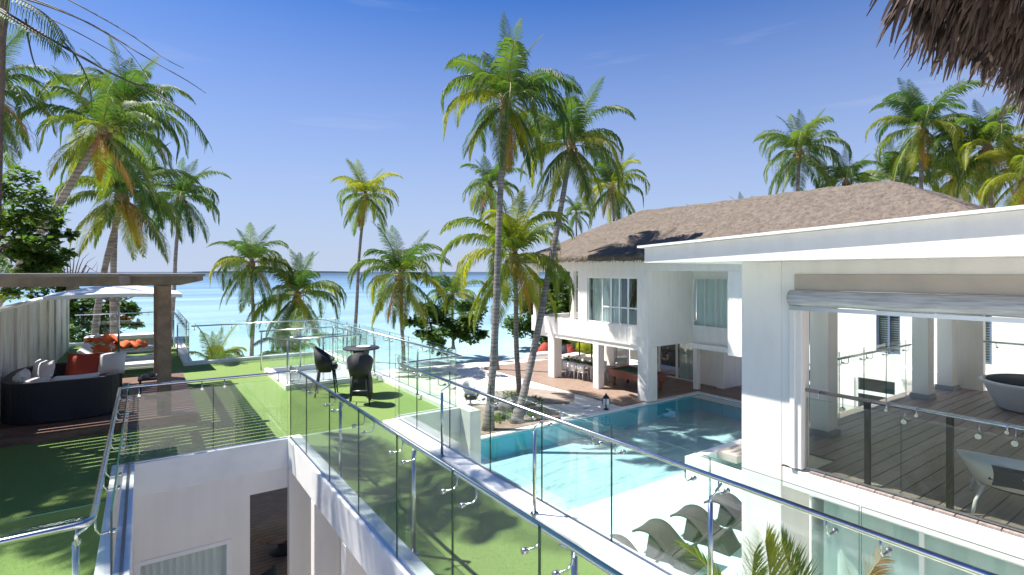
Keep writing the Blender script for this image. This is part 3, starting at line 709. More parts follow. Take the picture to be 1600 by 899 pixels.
# ground floor: columns, glazing
for (x, y, w) in ((FX, 16.22, .62), (FX+.04, 19.45, .4), (FX, 22.9, .55)):
    part('column', M['white'], fv, [(x, x+w, y, y+w, GZ+.07, -.671 if y > 17 else -.671)], .01)
part('column', M['white'], fv, [(22.7, 22.95, 16.55, 16.8, GZ+.07, -.671)], .01)
def sliding(parent, x, ys, z0, z1):
    for i in range(len(ys)-1):
        a, c = ys[i], ys[i+1]; w = .07
        f = part('door', M['frame'], parent, [(x, x+.06, a, a+w, z0, z1), (x, x+.06, c-w, c-.002, z0, z1), (x, x+.06, a+w, c-w, z1-w, z1), (x, x+.06, a+w, c-w, z0, z0+w)])
        b = MB(); b.box(x+.025, x+.035, a+w, c-w, z0+w, z1-w); b.build('pane', M['winglass'], f)
sliding(fv, 24.1, [17.7, 18.9, 20.1, 21.3, 22.5, 23.7], GZ+.08, -.75)
drape(18.9, 17.8, 24.35, GZ+.1, -.7, M['curtainw'], fv); drape(23.6, 22.8, 24.35, GZ+.1, -.7, M['curtainw'], fv)
for bx_ in ((24.1, 24.3, 16.3, 17.69, GZ+.07, -.661), (24.1, 24.3, 23.71, 24.3, GZ+.07, -.661), (23.9, 27.5, 15.9, 16.29, GZ+.07, -.672)): part('wall', M['white'], fv, [bx_])
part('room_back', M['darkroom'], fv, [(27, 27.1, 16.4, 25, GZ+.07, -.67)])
part('wall', M['white'], fv, [(24.3, 25.4, 24.5, 24.7, GZ+.07, -.67)])
for x_ in (22.0, 23.0): part('door_frame', M['black'], fv, [(x_, x_+.06, 24.5, 24.56, GZ+.07, -.67)])
# facade that closes the courtyard, seen through the near balcony
fw = thing('courtyard_wing', 'sunlit white wing with blue framed windows seen through the near balcony', 'house', (FX, 8, GZ))
holes = [(4.4, 5.0, .25, 2.1), (6.5, 7.15, .25, 2.1), (8.8, 9.4, .25, 2.1)]
doors = [(6.55, 7.75, GZ, -.6), (8.7, 9.5, GZ, -.6)]
part('upper_wall', M['white'], fw, [(FX, FX+.25, -3, 11.0, 2.1, 3.45)] + [(FX, FX+.25, a, c, .25, 2.099) for a, c in ((-3, 4.4), (5.0, 6.5), (7.15, 8.8), (9.4, 11.0))])
part('mid_wall', M['white'], fw, [(FX+.001, FX+.25, -3, 11.0, -.599, .249)])
part('lower_wall', M['white'], fw, [(FX-.05, FX+.25, a, c, GZ, -.6) for a, c in ((-3, 6.55), (7.75, 8.7), (9.5, 11.0))])
part('ledge', M['coping'], fw, [(FX-.2, FX-.001, -3, 6.5, -.45, -.1)], .02)
M['bluef'] = mat('blue_grey_frame', (0.12, 0.16, 0.24), 0.4)
for a, c, z0, z1 in holes:
    f = part('window', M['bluef'], fw, [(FX+.06, FX+.12, a+.001, a+.06, z0, z1), (FX+.06, FX+.12, c-.06, c-.001, z0, z1), (FX+.06, FX+.12, (a+c)/2-.03, (a+c)/2+.03, z0, z1), (FX+.05, FX+.12, a+.06, c-.06, z0+.001, z0+.06)])
    b = MB()
    for k in range(26):
        z = z0 + .08 + k*.07; b.obox((FX+.16, (a+c)/2, z), (1, 0, 0), (0, 1, 0), (0, 0, 1), .02, (c-a)/2-.062, .012)
    b.build('louvre', M['blind'], f)
    b = MB(); b.box(FX+.09, FX+.1, a+.061, c-.061, z0+.06, z1); b.build('pane', M['winglass'], f)
for a, c, z0, z1 in doors:
    f = part('door', M['frame'], fw, [(FX, FX+.1, a+.001, a+.09, z0, z1-.001), (FX, FX+.1, c-.09, c-.001, z0, z1-.001), (FX, FX+.1, a+.09, c-.09, z1-.5, z1-.4)])
    b = MB(); b.box(FX+.04, FX+.05, a+.091, c-.091, z0, z1-.501); b.box(FX+.04, FX+.05, a+.091, c-.091, z1-.399, z1-.002); b.build('pane', M['winglass'], f)
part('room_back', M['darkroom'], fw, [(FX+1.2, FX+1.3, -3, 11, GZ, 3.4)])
part('end_wall', M['white'], fw, [(FX+.25, 27, 10.8, 11.0, GZ, -.91)])

# thatched hip roof
ey0, ey1, ex0, ex1, ez, rz_, d = -2.0, 25.7, 18.15, 28.0, 3.5, 6.15, 4.93
ry0, ry1, rx = 8.3, 20.7, 23.1
def roofpt(x, y):
    """height of the thatch surface"""
    t = min((x-ex0)/d, (ex1-x)/d, (y-2.9)/(5.4), (ey1-y)/5.0)
    t = max(0, t)
    z = ez + (rz_-ez)*t
    if t > .52: z += .05
    return z + .035*math.sin(x*3.1+y*1.7)*math.sin(y*2.3-x)
b = MB(); nx, ny = 60, 130; vs = []
for j in range(ny+1):
    for i in range(nx+1):
        x = ex0 + (ex1-ex0)*i/nx; y = 2.9 + (ey1-2.9)*j/ny
        vs.append((x, y, roofpt(x, y)))
top = len(vs); vs += [(x, y, z-.24) for x, y, z in vs]
fs = []
for j in range(ny):
    for i in range(nx):
        k = j*(nx+1)+i; fs.append((k, k+1, k+nx+2, k+nx+1)); fs.append((top+k, top+k+nx+1, top+k+nx+2, top+k+1))
for i in range(nx):
    k = i; fs.append((k, top+k, top+k+1, k+1)); k = ny*(nx+1)+i; fs.append((k, k+1, top+k+1, top+k))
for j in range(ny):
    k = j*(nx+1); fs.append((k, k+nx+1, top+k+nx+1, top+k)); k += nx; fs.append((k, top+k, top+k+nx+1, k+nx+1))
b.add(vs, fs, 0, True); tr = b.build('thatch_roof', M['thatch'], fv)
b = MB(); random.seed(11)
for i in range(42000):
    x = ex0 + random.random()*(rx+.6-ex0); y = 3.0 + random.random()*(ey1-3.0)
    z = roofpt(x, y); e = .02
    g = Vector((roofpt(x+e, y)-z, roofpt(x, y+e)-z, 0))/e
    dn = Vector((-g.x, -g.y, 0)); dn = dn.normalized() if dn.length > .01 else Vector((-1, 0, 0))
    a = random.gauss(0, .6); dx = Vector((dn.x*math.cos(a)-dn.y*math.sin(a), dn.x*math.sin(a)+dn.y*math.cos(a), 0))
    L = random.uniform(.05, .15); w = random.uniform(.006, .015); sd_ = Vector((-dx.y, dx.x, 0))*w
    p = Vector((x, y, z-.01)); q = p + dx*L; q.z = roofpt(q.x, q.y) + random.uniform(.005, .028)
    b.add([p-sd_, p+sd_, q], [(0, 1, 2)])
# ragged eave
for i in range(2600):
    if random.random() < .8: x, y, o_ = ex0+random.uniform(0, .05), random.uniform(3, ey1), Vector((-1, 0, 0))
    else: x, y, o_ = random.uniform(ex0, ex1), ey1, Vector((0, 1, 0))
    L = random.uniform(.12, .32); w = random.uniform(.012, .03); p = Vector((x, y, ez+random.uniform(-.22, .02)))
    sd_ = Vector((-o_.y, o_.x, 0))*w; q = p + o_*random.uniform(.02, .12) + Vector((0, 0, -L*.5)) + sd_*random.uniform(-2, 2)
    b.add([p-sd_, p+sd_, q], [(0, 1, 2)])
structure(b.build('thatch_straw', M['straw'], fv), 'stuff')

# ---------------------------------------------------------------- thatched eave over the viewpoint, top right
tv = thing('thatch_eave', 'dark ragged thatched eave hanging in at the top right corner', 'thatched roof', (4.5, 1.0, 3.95))
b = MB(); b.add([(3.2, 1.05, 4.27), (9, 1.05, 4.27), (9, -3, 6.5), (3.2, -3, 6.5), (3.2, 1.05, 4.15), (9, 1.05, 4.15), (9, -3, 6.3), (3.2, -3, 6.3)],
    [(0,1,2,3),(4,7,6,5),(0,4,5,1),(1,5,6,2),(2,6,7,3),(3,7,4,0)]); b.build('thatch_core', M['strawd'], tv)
b = MB(); random.seed(21); DX, DZ = .85, .14
def blade(b, p, d, L, w, curl):
    side = Vector((random.uniform(-1, 1), random.uniform(-1, 1), 0)).normalized()*w; pts = []
    q = Vector(p); dd = Vector(d).normalized()
    vs = [q-side, q+side]
    for k in range(1, 4):
        dd = (dd + Vector((0, 0, -curl*.4))).normalized(); q = q + dd*L/3; ww = side*(1-.28*k) if k < 3 else side*.15
        vs += [q-ww, q+ww]
    b.add(vs, [(0, 1, 3, 2), (2, 3, 5, 4), (4, 5, 7, 6)])
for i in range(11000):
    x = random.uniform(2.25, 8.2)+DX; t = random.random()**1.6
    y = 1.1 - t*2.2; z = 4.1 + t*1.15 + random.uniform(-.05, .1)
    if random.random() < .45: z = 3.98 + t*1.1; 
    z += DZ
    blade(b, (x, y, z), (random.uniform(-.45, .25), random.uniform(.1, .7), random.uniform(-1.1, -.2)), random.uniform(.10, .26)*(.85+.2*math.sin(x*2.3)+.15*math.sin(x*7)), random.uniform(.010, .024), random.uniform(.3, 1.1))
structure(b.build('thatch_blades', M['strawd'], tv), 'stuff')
b = MB()
for i in range(26):
    x = random.uniform(3.3, 7.8); blade(b, (x, random.uniform(.9, 1.15), random.uniform(4.12, 4.37)), (random.uniform(-.3, .3), .35, -1), random.uniform(.3, .45), .012, .6)
structure(b.build('pale_thatch_blades', M['straw'], tv), 'stuff')
# ---------------------------------------------------------------- coconut palms
def frond_mesh(name, L, elev, droop, seed, leafmat_, nl=52, leaf=.27, hang=1.0, width=.05, gap=0.0, two=None):
    """one frond growing along +x from the origin"""
    rnd = random.Random(seed); b = MB(); n = 22; P = []; T = []
    p = Vector((0, 0, 0)); a = elev
    for i in range(n+1):
        P.append(p.copy()); T.append(Vector((math.cos(a), 0, math.sin(a))))
        p = p + T[-1]*(L/n); a = max(-R(86), a - droop/n*(0.35+1.3*i/n))
    b.tube(P, [max(.006, .028*(1-i/n)**.8)*L/4 + .004 for i in range(n+1)], 5, 1, cap=False)
    tw0 = rnd.uniform(-.35, .35)
    for k in range(nl):
        s = .12 + .88*(k/(nl-1))**.95
        f = s*n; i = min(int(f), n-1); q = P[i].lerp(P[i+1], f-i) if i < n else P[n]; t = T[min(i, n)]
        up = Vector((0, 1, 0)).cross(t)*-1
        up = Vector((-t.z, 0, t.x))
        prof = math.sin(math.pi*min(1, (s+.12)/1.12)**.75)**.6
        ll = L*leaf*max(.22, prof)*rnd.uniform(.85, 1.1)
        fw = .45 + .8*s**1.5
        tw = tw0*s
        for sg in (-1, 1):
            if rnd.random() < gap: continue
            side = Vector((0, sg, 0))*math.cos(tw) + up*math.sin(tw)*sg
            d0 = (side*1.0 + t*fw + up*rnd.uniform(.0, .28)).normalized()
            g = hang*rnd.uniform(.7, 1.3)
            d1 = (d0 + Vector((0, 0, -.55*g))).normalized(); d2 = (d0*.7 + Vector((0, 0, -1.35*g)) + t*.1).normalized()
            w = width*rnd.uniform(.75, 1.15)*.5*L/4
            wd = t.cross(d0).cross(d0).normalized(); wd = (t*.9 + up*.35).normalized()*w
            a0 = q; a1 = a0 + d0*ll*.34; a2 = a1 + d1*ll*.36; a3 = a2 + d2*ll*.33
            b.add([a0-wd*.6, a0+wd*.6, a1-wd, a1+wd, a2-wd*.8, a2+wd*.8, a3], [(0, 1, 3, 2), (2, 3, 5, 4), (4, 5, 6)], 0)
    me = bpy.data.meshes.new(name); me.from_pydata([tuple(v) for v in b.v], [], b.f)
    me.materials.append(leafmat_); me.materials.append(M['rachis']); me.polygons.foreach_set('material_index', b.m); me.update()
    return me
FR = {}
specs = {'sprout': (76, 40), 'up': (64, 125), 'mid': (46, 175), 'low': (14, 155), 'hang': (-42, 50), 'dead': (-52, 34)}
for kind, (el, dr) in specs.items():
    for c in 'gy':
        mm = M['fb'] if kind == 'dead' else M['f'+c]
        FR[kind+c] = [frond_mesh('frond', 4.0, R(el+dv), R(dr+dv*1.5), 10*hash_+sum(map(ord, kind+c)), mm, nl=60 if kind == 'sprout' else 72, leaf=.2 if kind in ('sprout',) else .25, width=.038 if kind == 'sprout' else .062, gap=.06,
                      hang={'sprout': .4, 'up': 1.0, 'mid': 1.4, 'low': 1.6, 'hang': 1.2, 'dead': .8}[kind]) for hash_, dv in ((1, -6), (2, 5), (3, 0))]
nutme = None
def nuts_mesh():
    b = MB(); rnd = random.Random(4)
    for k in range(9):
        a = k*2.4; r = rnd.uniform(.14, .26); z = rnd.uniform(-.38, -.1)
        b.lathe([(0.001, -.11), (.07, -.08), (.095, 0), (.07, .09), (.001, .12)], 8, (r*math.cos(a), r*math.sin(a), z))
    me = bpy.data.meshes.new('coconuts'); me.from_pydata(b.v, [], b.f); me.materials.append(M['coconut']); me.polygons.foreach_set('use_smooth', b.sm); me.update(); return me
def heart_mesh():
    b = MB(); b.lathe([(.13, -.75), (.15, -.5), (.2, -.25), (.26, -.05), (.2, .12), (.1, .3), (.02, .45)], 10)
    me = bpy.data.meshes.new('crownshaft'); me.from_pydata(b.v, [], b.f); me.materials.append(M['fibre']); me.polygons.foreach_set('use_smooth', b.sm); me.update(); return me
NUTS, HEART = nuts_mesh(), heart_mesh()
def palm(label, crown, base, L, seed, col='g', nf=24, dead=2, trunk=.13, group='coconut palms', bend=.25, gz=-3.35, flat=0.0, up=1.0):
    rnd = random.Random(seed)
    base = Vector((base[0], base[1], gz)); crown = Vector(crown)
    o = thing('coconut_palm', label, 'palm tree', base, group=group)
    K = 26; P = []; Rr = []
    sag = (crown-base); hd = Vector((sag.x, sag.y, 0))
    for i in range(K+1):
        t = i/K; q = base + sag*t
        q += -hd*bend*math.sin(math.pi*t)*.9 + Vector((math.sin(t*6+seed), math.cos(t*5+seed), 0))*.07*math.sin(math.pi*t)
        P.append(q); Rr.append(trunk*(1.0 + .9*max(0, 1-t*9)**2 - .32*t) * (1 + .03*((i % 2)*2-1)))
    b = MB(); b.tube(P, Rr, 12); b.build('trunk', M['trunk'], o)
    s = L/4.0
    def sub(name, me, rot, sc, loc=crown):
        c = bpy.data.objects.new(name, me); C.objects.link(c); c.parent = o
        c.location = Vector(loc) - ORG[o.name]; c.rotation_euler = rot; c.scale = (sc, sc, sc); return c
    sub('crown_heart', HEART, (0, 0, 0), s*1.0)
    sub('coconuts', NUTS, (0, 0, rnd.uniform(0, 6)), s*1.2)
    a = rnd.uniform(0, 6)
    nf = int(nf*1.1)
    for k in range(nf):
        a += 2.39996 + rnd.uniform(-.25, .25); t = k/(nf-1)
        kind = 'sprout' if t < .17*up else 'up' if t < .34*up else 'mid' if t < .52 else 'low' if t < .75 else 'hang'
        c_ = col
        if col == 'm': c_ = 'y' if t > .2 and ((t > .45 and rnd.random() < .4) or rnd.random() < .1) else 'g'
        me = rnd.choice(FR[kind+c_])
        sub('frond', me, (rnd.uniform(-.25, .25), rnd.uniform(-.12, .12), a), s*rnd.uniform(.86, 1.1)*(.84 if kind == 'sprout' else .9 if kind == 'hang' else 1))
    for k in range(dead):
        a += 2.1; sub('dry_frond', rnd.choice(FR['deadg']), (0, rnd.uniform(-.2, .2), a), s*rnd.uniform(.6, .8))
    return o
def P3(u, v, d): return at(u, v, d)
def pbase(u, d): q = at(u, V0, d); return (q.x, q.y)
palm('tallest coconut palm beside the pool, its crown highest in the sky', P3(790, 160, 21.5), (10.6, 16.9), 3.65, 1, 'm', 30, 2, .15, bend=-.05)
palm('second tall palm leaning right, its crown just right of the tallest palm', P3(892, 228, 25), (12.0, 17.1), 3.7, 2, 'm', 28, 1, .16, bend=-.08)
palm('bushy bright yellow green palm between the trunks of the two tall pool palms', P3(803, 402, 24), pbase(812, 24), 4.2, 3, 'y', 26, 1, .13, bend=.05, up=1.3)
palm('dense palm crown showing above the left end of the thatched roof', P3(957, 292, 41), pbase(962, 41), 3.9, 4, 'm', 26, 2, .13)
palm('small palm seen between the tall leaning palm and the thatched roof', P3(900, 333, 50), pbase(902, 50), 2.5, 5, 'g', 18, 0, .1)
palm('palm crown half hidden behind the upper trunk of the tallest palm', P3(766, 290, 32), pbase(776, 32), 2.6, 6, 'm', 20, 1, .12)
palm('slender lone palm with small golden crown standing between the horizon palms', P3(571, 306, 40), pbase(552, 40), 3.6, 7, 'y', 22, 3, .14, bend=.1)
palm('dark green shore palm right of the slender golden one', P3(626, 432, 33), pbase(630, 33), 4.2, 8, 'm', 22, 2, .13)
palm('shorter palm on the beach left of the bright bushy palm', P3(706, 462, 42), pbase(708, 42), 3.3, 9, 'm', 20, 1, .12)
palm('shore palm with orange lower fronds right behind the stair railing', P3(465, 462, 32), pbase(466, 32), 3.9, 10, 'm', 22, 2, .12)
palm('shore palm left of the one behind the stair railing, right of the wooden post', P3(393, 412, 31), pbase(394, 31), 3.3, 11, 'm', 22, 1, .12)
palm('straight palm right behind the end of the pergola beam', P3(284, 308, 33), pbase(262, 33), 3.3, 12, 'g', 22, 1, .13, bend=.1)
palm('thick drooping palm with orange fronds above the umbrella', P3(192, 308, 22), pbase(128, 22), 3.4, 13, 'm', 24, 2, .15, bend=.1)
palm('tall palm rising straight behind the drooping one on the left', P3(192, 172, 24), pbase(176, 24), 3.7, 14, 'g', 24, 2, .15)
palm('palm on a strongly leaning bare trunk, crown at upper left', P3(160, 205, 18), pbase(-110, 18), 2.9, 15, 'm', 20, 2, .15, bend=.06)
palm('palm cut by the left edge of the picture', P3(-25, 140, 16), pbase(-45, 16), 2.7, 16, 'g', 20, 1, .13)
palm('palm behind the left edge trees with its crown low in the foliage', P3(-30, 345, 20), pbase(-40, 20), 3.0, 17, 'g', 18, 0, .13)
palm('leftmost palm above the thatched roof ridge, standing alone', P3(1249, 238, 37), pbase(1240, 37), 4.1, 18, 'g', 24, 0, .15)
palm('low palm crown just above the ridge, right of the lone roof palm', P3(1322, 285, 36), pbase(1322, 36), 3.3, 19, 'g', 20, 0, .14)
palm('tallest palm behind the right end of the thatched roof', P3(1440, 200, 34), pbase(1440, 34), 4.4, 20, 'm', 26, 1, .15)
palm('palm beneath the ragged thatched eave at right', P3(1543, 232, 32), pbase(1560, 32), 4.3, 21, 'm', 26, 2, .15)
palm('yellowish palm low behind the right hip of the thatched roof', P3(1492, 275, 36), pbase(1490, 36), 3.8, 22, 'y', 24, 2, .14)
palm('palm cut by the right edge of the picture under the eave', P3(1603, 275, 30), pbase(1615, 30), 3.6, 23, 'y', 24, 2, .14)
palm('palm mostly hidden behind the roof peak', P3(1396, 282, 38), pbase(1396, 38), 3.6, 24, 'm', 20, 0, .14)
palm('frond tips showing over the roof ridge, left one', P3(1086, 345, 62), pbase(1086, 62), 3.0, 25, 'g', 16, 0, .12)
palm('frond tips showing over the roof ridge, right one', P3(1160, 335, 62), pbase(1160, 62), 3.0, 26, 'g', 16, 0, .12)
palm('palm on the beach behind the dining terrace', P3(860, 470, 52), pbase(860, 52), 3.2, 27, 'm', 18, 0, .12)

palm('palm standing left of the frame whose shade falls on the near lawn', (-4.6, 12.2, 9.0), (-6.2, 12.6), 3.1, 31, 'g', 26, 1, .14)
# near palm at the top left: trunk at the frame's edge, crown above the frame
np_ = thing('coconut_palm', 'nearest palm at the upper left corner with long bare arching stalks', 'palm tree', (-2.75, 12.6, -3.3), group='coconut palms')
b = MB(); P = [Vector((-2.9, 12.6, -3.3)), Vector((-2.85, 12.4, 0)), at(-8, 330, 8.6), at(-4, 200, 8.4), at(0, 60, 8.2), at(20, -140, 8.3), Vector((-1.4, 10.7, 9.9))]
Q = []
for i in range(len(P)-1):
    for t in range(5): Q.append(P[i].lerp(P[i+1], t/5))
b.tube(Q, [.085 - .02*i/len(Q) for i in range(len(Q))], 10); b.build('trunk', M['bark'], np_)
for k in range(12):
    kind = ['up', 'mid', 'mid', 'low', 'low', 'hang'][k % 6] if k > 3 else 'sprout'
    if kind == 'hang': kind = 'low'
    c = bpy.data.objects.new('frond', random.Random(k).choice(FR[kind+'g'])); C.objects.link(c); c.parent = np_
    c.location = Vector((-1.4, 10.7, 10.2)) - ORG[np_.name]; c.rotation_euler = (0, -.1, k*2.4); s_ = .85; c.scale = (s_, s_, s_)
def stalk(pix, d, rad, leaf0=None, leaf=.0, seed=0, n=40, dense=1.0, down=True):
    rnd = random.Random(seed); P = [at(u, v, d + dd) for u, v, dd in pix]; Q = []
    for i in range(len(P)-1):
        p0, p1, p2, p3 = P[max(i-1, 0)], P[i], P[i+1], P[min(i+2, len(P)-1)]
        for t in range(6):
            t /= 6; Q.append(.5*((2*p1) + (p2-p0)*t + (2*p0-5*p1+4*p2-p3)*t*t + (3*p1-p0-3*p2+p3)*t**3))
    Q.append(P[-1]); b = MB(); K = len(Q)
    b.tube(Q, [rad*(1-i/(K-1))+.003 for i in range(K)], 6, 1, cap=False)
    if leaf:
        for k in range(n):
            s = leaf0[0] + (leaf0[1]-leaf0[0])*k/(n-1); f = s*(K-1); i = min(int(f), K-2); q = Q[i].lerp(Q[i+1], f-i); t = (Q[i+1]-Q[i]).normalized()
            if rnd.random() > dense: continue
            for sg in (-1, 1):
                d0 = (t*.8 + t.cross(Vector((0, 0, 1))).normalized()*sg*.6 + Vector((0, 0, -.5))).normalized(); ll = leaf*rnd.uniform(.6, 1.1); w = t*.016
                a1 = q + d0*ll*.4; a2 = a1 + (d0 + Vector((0, 0, -1.2))).normalized()*ll*.6
                b.add([q-w, q+w, a1+w, a1-w, a2], [(0, 1, 2, 3), (3, 2, 4)], 0)
    o = b.build('frond', [M['leafd'], M['rachisd']], np_); return o
stalk([(0, 15, 0), (60, 50, -.3), (120, 85, -.6), (185, 120, -.8), (250, 150, -1), (300, 185, -1.1), (326, 224, -1.2)], 8, .022, (.62, .98), .22, 1, 26)
stalk([(10, -10, 0), (80, 12, -.3), (150, 42, -.5), (220, 85, -.8), (290, 125, -1), (322, 146, -1.1)], 8, .011)
stalk([(70, -20, 0), (130, 12, -.3), (200, 52, -.6), (255, 90, -.8), (287, 107, -1)], 8, .009)
stalk([(40, -5, 0), (100, 18, -.3), (170, 55, -.5), (205, 85, -.7), (228, 118, -.8)], 8, .008)
stalk([(30, 5, 0), (100, 40, -.3), (170, 78, -.5), (210, 105, -.7)], 8, .007)
stalk([(-10, -30, 0), (25, -5, -.2), (60, 15, -.4), (88, 38, -.5), (102, 62, -.6)], 8, .014, (.05, 1), .55, 6, 30)
stalk([(95, 62, -.5), (112, 80, -.6), (128, 105, -.6), (140, 135, -.6), (144, 170, -.6)], 8, .013, (.3, 1), .16, 7, 12)
stalk([(40, 30, -.3), (44, 60, -.3), (52, 95, -.3), (62, 115, -.3), (70, 123, -.3)], 8, .012)
stalk([(0, 18, 0), (50, 48, -.3), (95, 75, -.5)], 7.9, .02, (0, 1), .34, 9, 30)

# ---------------------------------------------------------------- broad leaved trees and shrubs
def leafclump(b, c, r, n, rnd, size, flatten=.7, m=0):
    for k in range(n):
        v = Vector((rnd.gauss(0, 1), rnd.gauss(0, 1), rnd.gauss(0, 1))); v = v.normalized()*(rnd.random()**.35)
        p = Vector(c) + Vector((v.x*r, v.y*r, v.z*r*flatten))
        d = Vector((rnd.uniform(-1, 1), rnd.uniform(-1, 1), rnd.uniform(-.6, .5))).normalized(); s = size*rnd.uniform(.6, 1.25)
        w = d.cross(Vector((rnd.uniform(-.4, .4), rnd.uniform(-.4, .4), 1))).normalized()*s*.36
        mid = p + d*s*.45 + Vector((0, 0, s*.06))
        b.add([p, mid-w, mid+w, p+d*s], [(0, 1, 2), (1, 3, 2)], m if rnd.random() < .75 else 1-m)
def tree(label, base, top, blobs, size, n, seed, cat='tree', m=0, name='broadleaf_tree', group=None, trunk=.12):
    rnd = random.Random(seed); o = thing(name, label, cat, base, group=group); b = MB(); base = Vector(base); top = Vector(top)
    b.tube([base, base.lerp(top, .5) + Vector((.15, -.1, 0)), top], [trunk, trunk*.75, trunk*.5], 8); b.build('trunk', M['bark'], o)
    for c, r in blobs[:7]:
        b = MB(); c = Vector(c); b.tube([top, top.lerp(c, .5) + Vector((0, 0, .15)), c], [trunk*.45, trunk*.28, .02], 6); b.build('branch', M['bark'], o)
    b = MB()
    for c, r in blobs:
        k = max(3, int(6*r)); 
        for j in range(k):
            cc = Vector(c) + Vector((rnd.gauss(0, .5), rnd.gauss(0, .5), rnd.gauss(0, .38)))*r
            leafclump(b, cc, r*rnd.uniform(.28, .5), int(n*r/k), rnd, size, m=m)
    structure(b.build('crown', [M['leafd'], M['leafl']], o), 'stuff'); return o
def blobs(pix, d): return [(at(u, v, d+dd), r) for u, v, dd, r in pix]
tree('dark glossy leaved tree at the left edge above the pergola', (-6.4, 13.0, -3.3), at(-20, 400, 12), blobs([(5, 300, 0, .75), (45, 330, 0, .7), (15, 360, 0, .8), (55, 378, 0, .55), (85, 368, .1, .3), (25, 410, 0, .8), (-30, 330, 0, .9), (-30, 400, .5, 1), (60, 412, .4, .55)], 12), .15, 900, 1)
tree('bright leaved bush tree behind the white umbrella', (-6, 30, -3.3), at(130, 500, 26), blobs([(130, 470, 0, 1.1), (170, 478, 0, 1.0), (205, 478, 0, .7), (120, 520, 0, 1.4), (150, 500, 0, 1.1), (100, 440, 0, 1.1), (70, 415, 0, 1.1), (185, 500, 0, .6), (60, 500, 0, 1.4)], 26), .26, 800, 2, m=0)
tree('light green leafy tree over the pergola beam at left', (-9.5, 17, -3.3), at(20, 430, 15), blobs([(75, 402, 0, .55), (45, 420, 0, .6), (90, 415, 0, .5), (20, 440, 0, .6)], 15), .17, 700, 3, m=1)
# leafless twigs
tw = thing('bare_shrub', 'leafless pale twigs sticking up above the pergola beam', 'shrub', at(108, 470, 20)); rnd = random.Random(3)
for k in range(9):
    b = MB(); p0 = at(108, 470, 20); p1 = at(100+k*5, 425 - rnd.uniform(0, 14), 20); p2 = at(95+k*7, 398 + abs(k-3)*5 + rnd.uniform(-4, 4), 20)
    b.tube([p0, p1, p2, p2 + Vector((rnd.uniform(-.2, .3), 0, rnd.uniform(.1, .3)))], [.03, .018, .01, .004], 5); b.build('twig', M['bark'], tw)
tree('dark green beach tree between the shore palm and the bright bushy palm', flr(676, 552, -3.4), at(672, 505, 38), blobs([(668, 485, 0, 1.1), (690, 500, 0, 1.3), (655, 510, 0, .9), (680, 525, 0, 1.0), (722, 505, 0, 1.3), (735, 485, 2, 1.2), (708, 520, 1, 1.2), (740, 520, 1, 1.2)], 38), .34, 700, 4)
tree('dense green tree behind the far balcony corner of the thatched villa', flr(855, 540, -3.4), at(858, 480, 44), blobs([(835, 470, 0, 2), (860, 455, 0, 2.2), (885, 455, 0, 2.2), (830, 505, 0, 1.8), (860, 500, 0, 2.2), (900, 480, 0, 2.4), (885, 520, 0, 2), (850, 530, 0, 1.6), (920, 520, 0, 2.5)], 46), .4, 700, 5)
tree('hedge like shrub mass behind the dining terrace', at(900, 545, 50), at(905, 530, 50), blobs([(870, 530, 0, 1.5), (890, 532, 0, 1.6), (912, 534, 0, 1.6), (935, 536, 0, 1.6), (955, 538, 0, 1.6)], 50), .35, 600, 6, cat='hedge', name='hedge')
# young palm behind the seaward glass
def small_palm(label, base, L, seed, col='y', n=11, group=None, el=None, loc_name='young_palm', s=1.0):
    o = thing(loc_name, label, 'palm plant', base, group=group); rnd = random.Random(seed)
    for k in range(n):
        kind = 'sprout' if k < n*.4 else 'up' if k < n*.8 else 'mid'
        c = bpy.data.objects.new('frond', rnd.choice(FR[kind+(col if rnd.random() < .7 else 'g')])); C.objects.link(c); c.parent = o
        c.rotation_euler = (rnd.uniform(-.2, .2), rnd.uniform(-.15, .15), k*2.4+seed); sc = L/4*rnd.uniform(.8, 1.1); c.scale = (sc, sc, sc)
    return o
small_palm('young yellow green palm behind the seaward glass of the lawn', at(335, 575, 19), 1.7, 1)
small_palm('small palm behind the stair railing glass', at(455, 560, 24), 2.4, 4, 'g')
small_palm('potted palm plant on the beach seen through the dining terrace', flr(912, 556, -3.2), 2.6, 2)

# palm fronds rising from below into the foreground glass
def near_frond(label, base, tip, bend, L, seed, leaf, n, col, dens=1.0):
    rnd = random.Random(seed); o = thing('palm_frond_tip', label, 'palm frond', base); base, tip = Vector(base), Vector(tip); b = MB(); K = 16; Q = []
    for i in range(K+1):
        t = i/K; Q.append(base.lerp(tip, t) + Vector(bend)*math.sin(math.pi*t))
    b.tube(Q, [.014*(1-i/K)+.003 for i in range(K+1)], 6, cap=False); b.build('stalk', M['rachis'], o)
    b = MB()
    for k in range(n):
        s = .08 + .92*k/(n-1); f = s*K; i = min(int(f), K-1); q = Q[i].lerp(Q[i+1], f-i); t = (Q[i+1]-Q[i]).normalized()
        sd0 = t.cross(Vector((SY, CY, 0))).normalized(); fo = t.cross(sd0).normalized()
        ll = leaf*(.45+.55*math.sin(math.pi*min(1, s+.05)))*rnd.uniform(.85, 1.1)
        for sg in (-1, 1):
            d0 = (sd0*sg*(.62 - .3*s) + t*.8 + fo*rnd.uniform(-.3, .3)).normalized(); w = (t*.5 + sd0*.2).normalized()*.009
            a1 = q + d0*ll*.5; a2 = a1 + (d0 + Vector((0, 0, -.25))).normalized()*ll*.5
            b.add([q-w, q+w, a1+w, a1-w, a2], [(0, 1, 2, 3), (3, 2, 4)])
    structure(b.build('leaflets', M[col], o), 'stuff'); return o
near_frond('bushy green palm frond rising behind the glass at the bottom, right of the grey loungers', at(1195, 1120, 5.2), at(1196, 848, 5.4), (.12, 0, .1), 1, 1, .55, 120, 'fy')
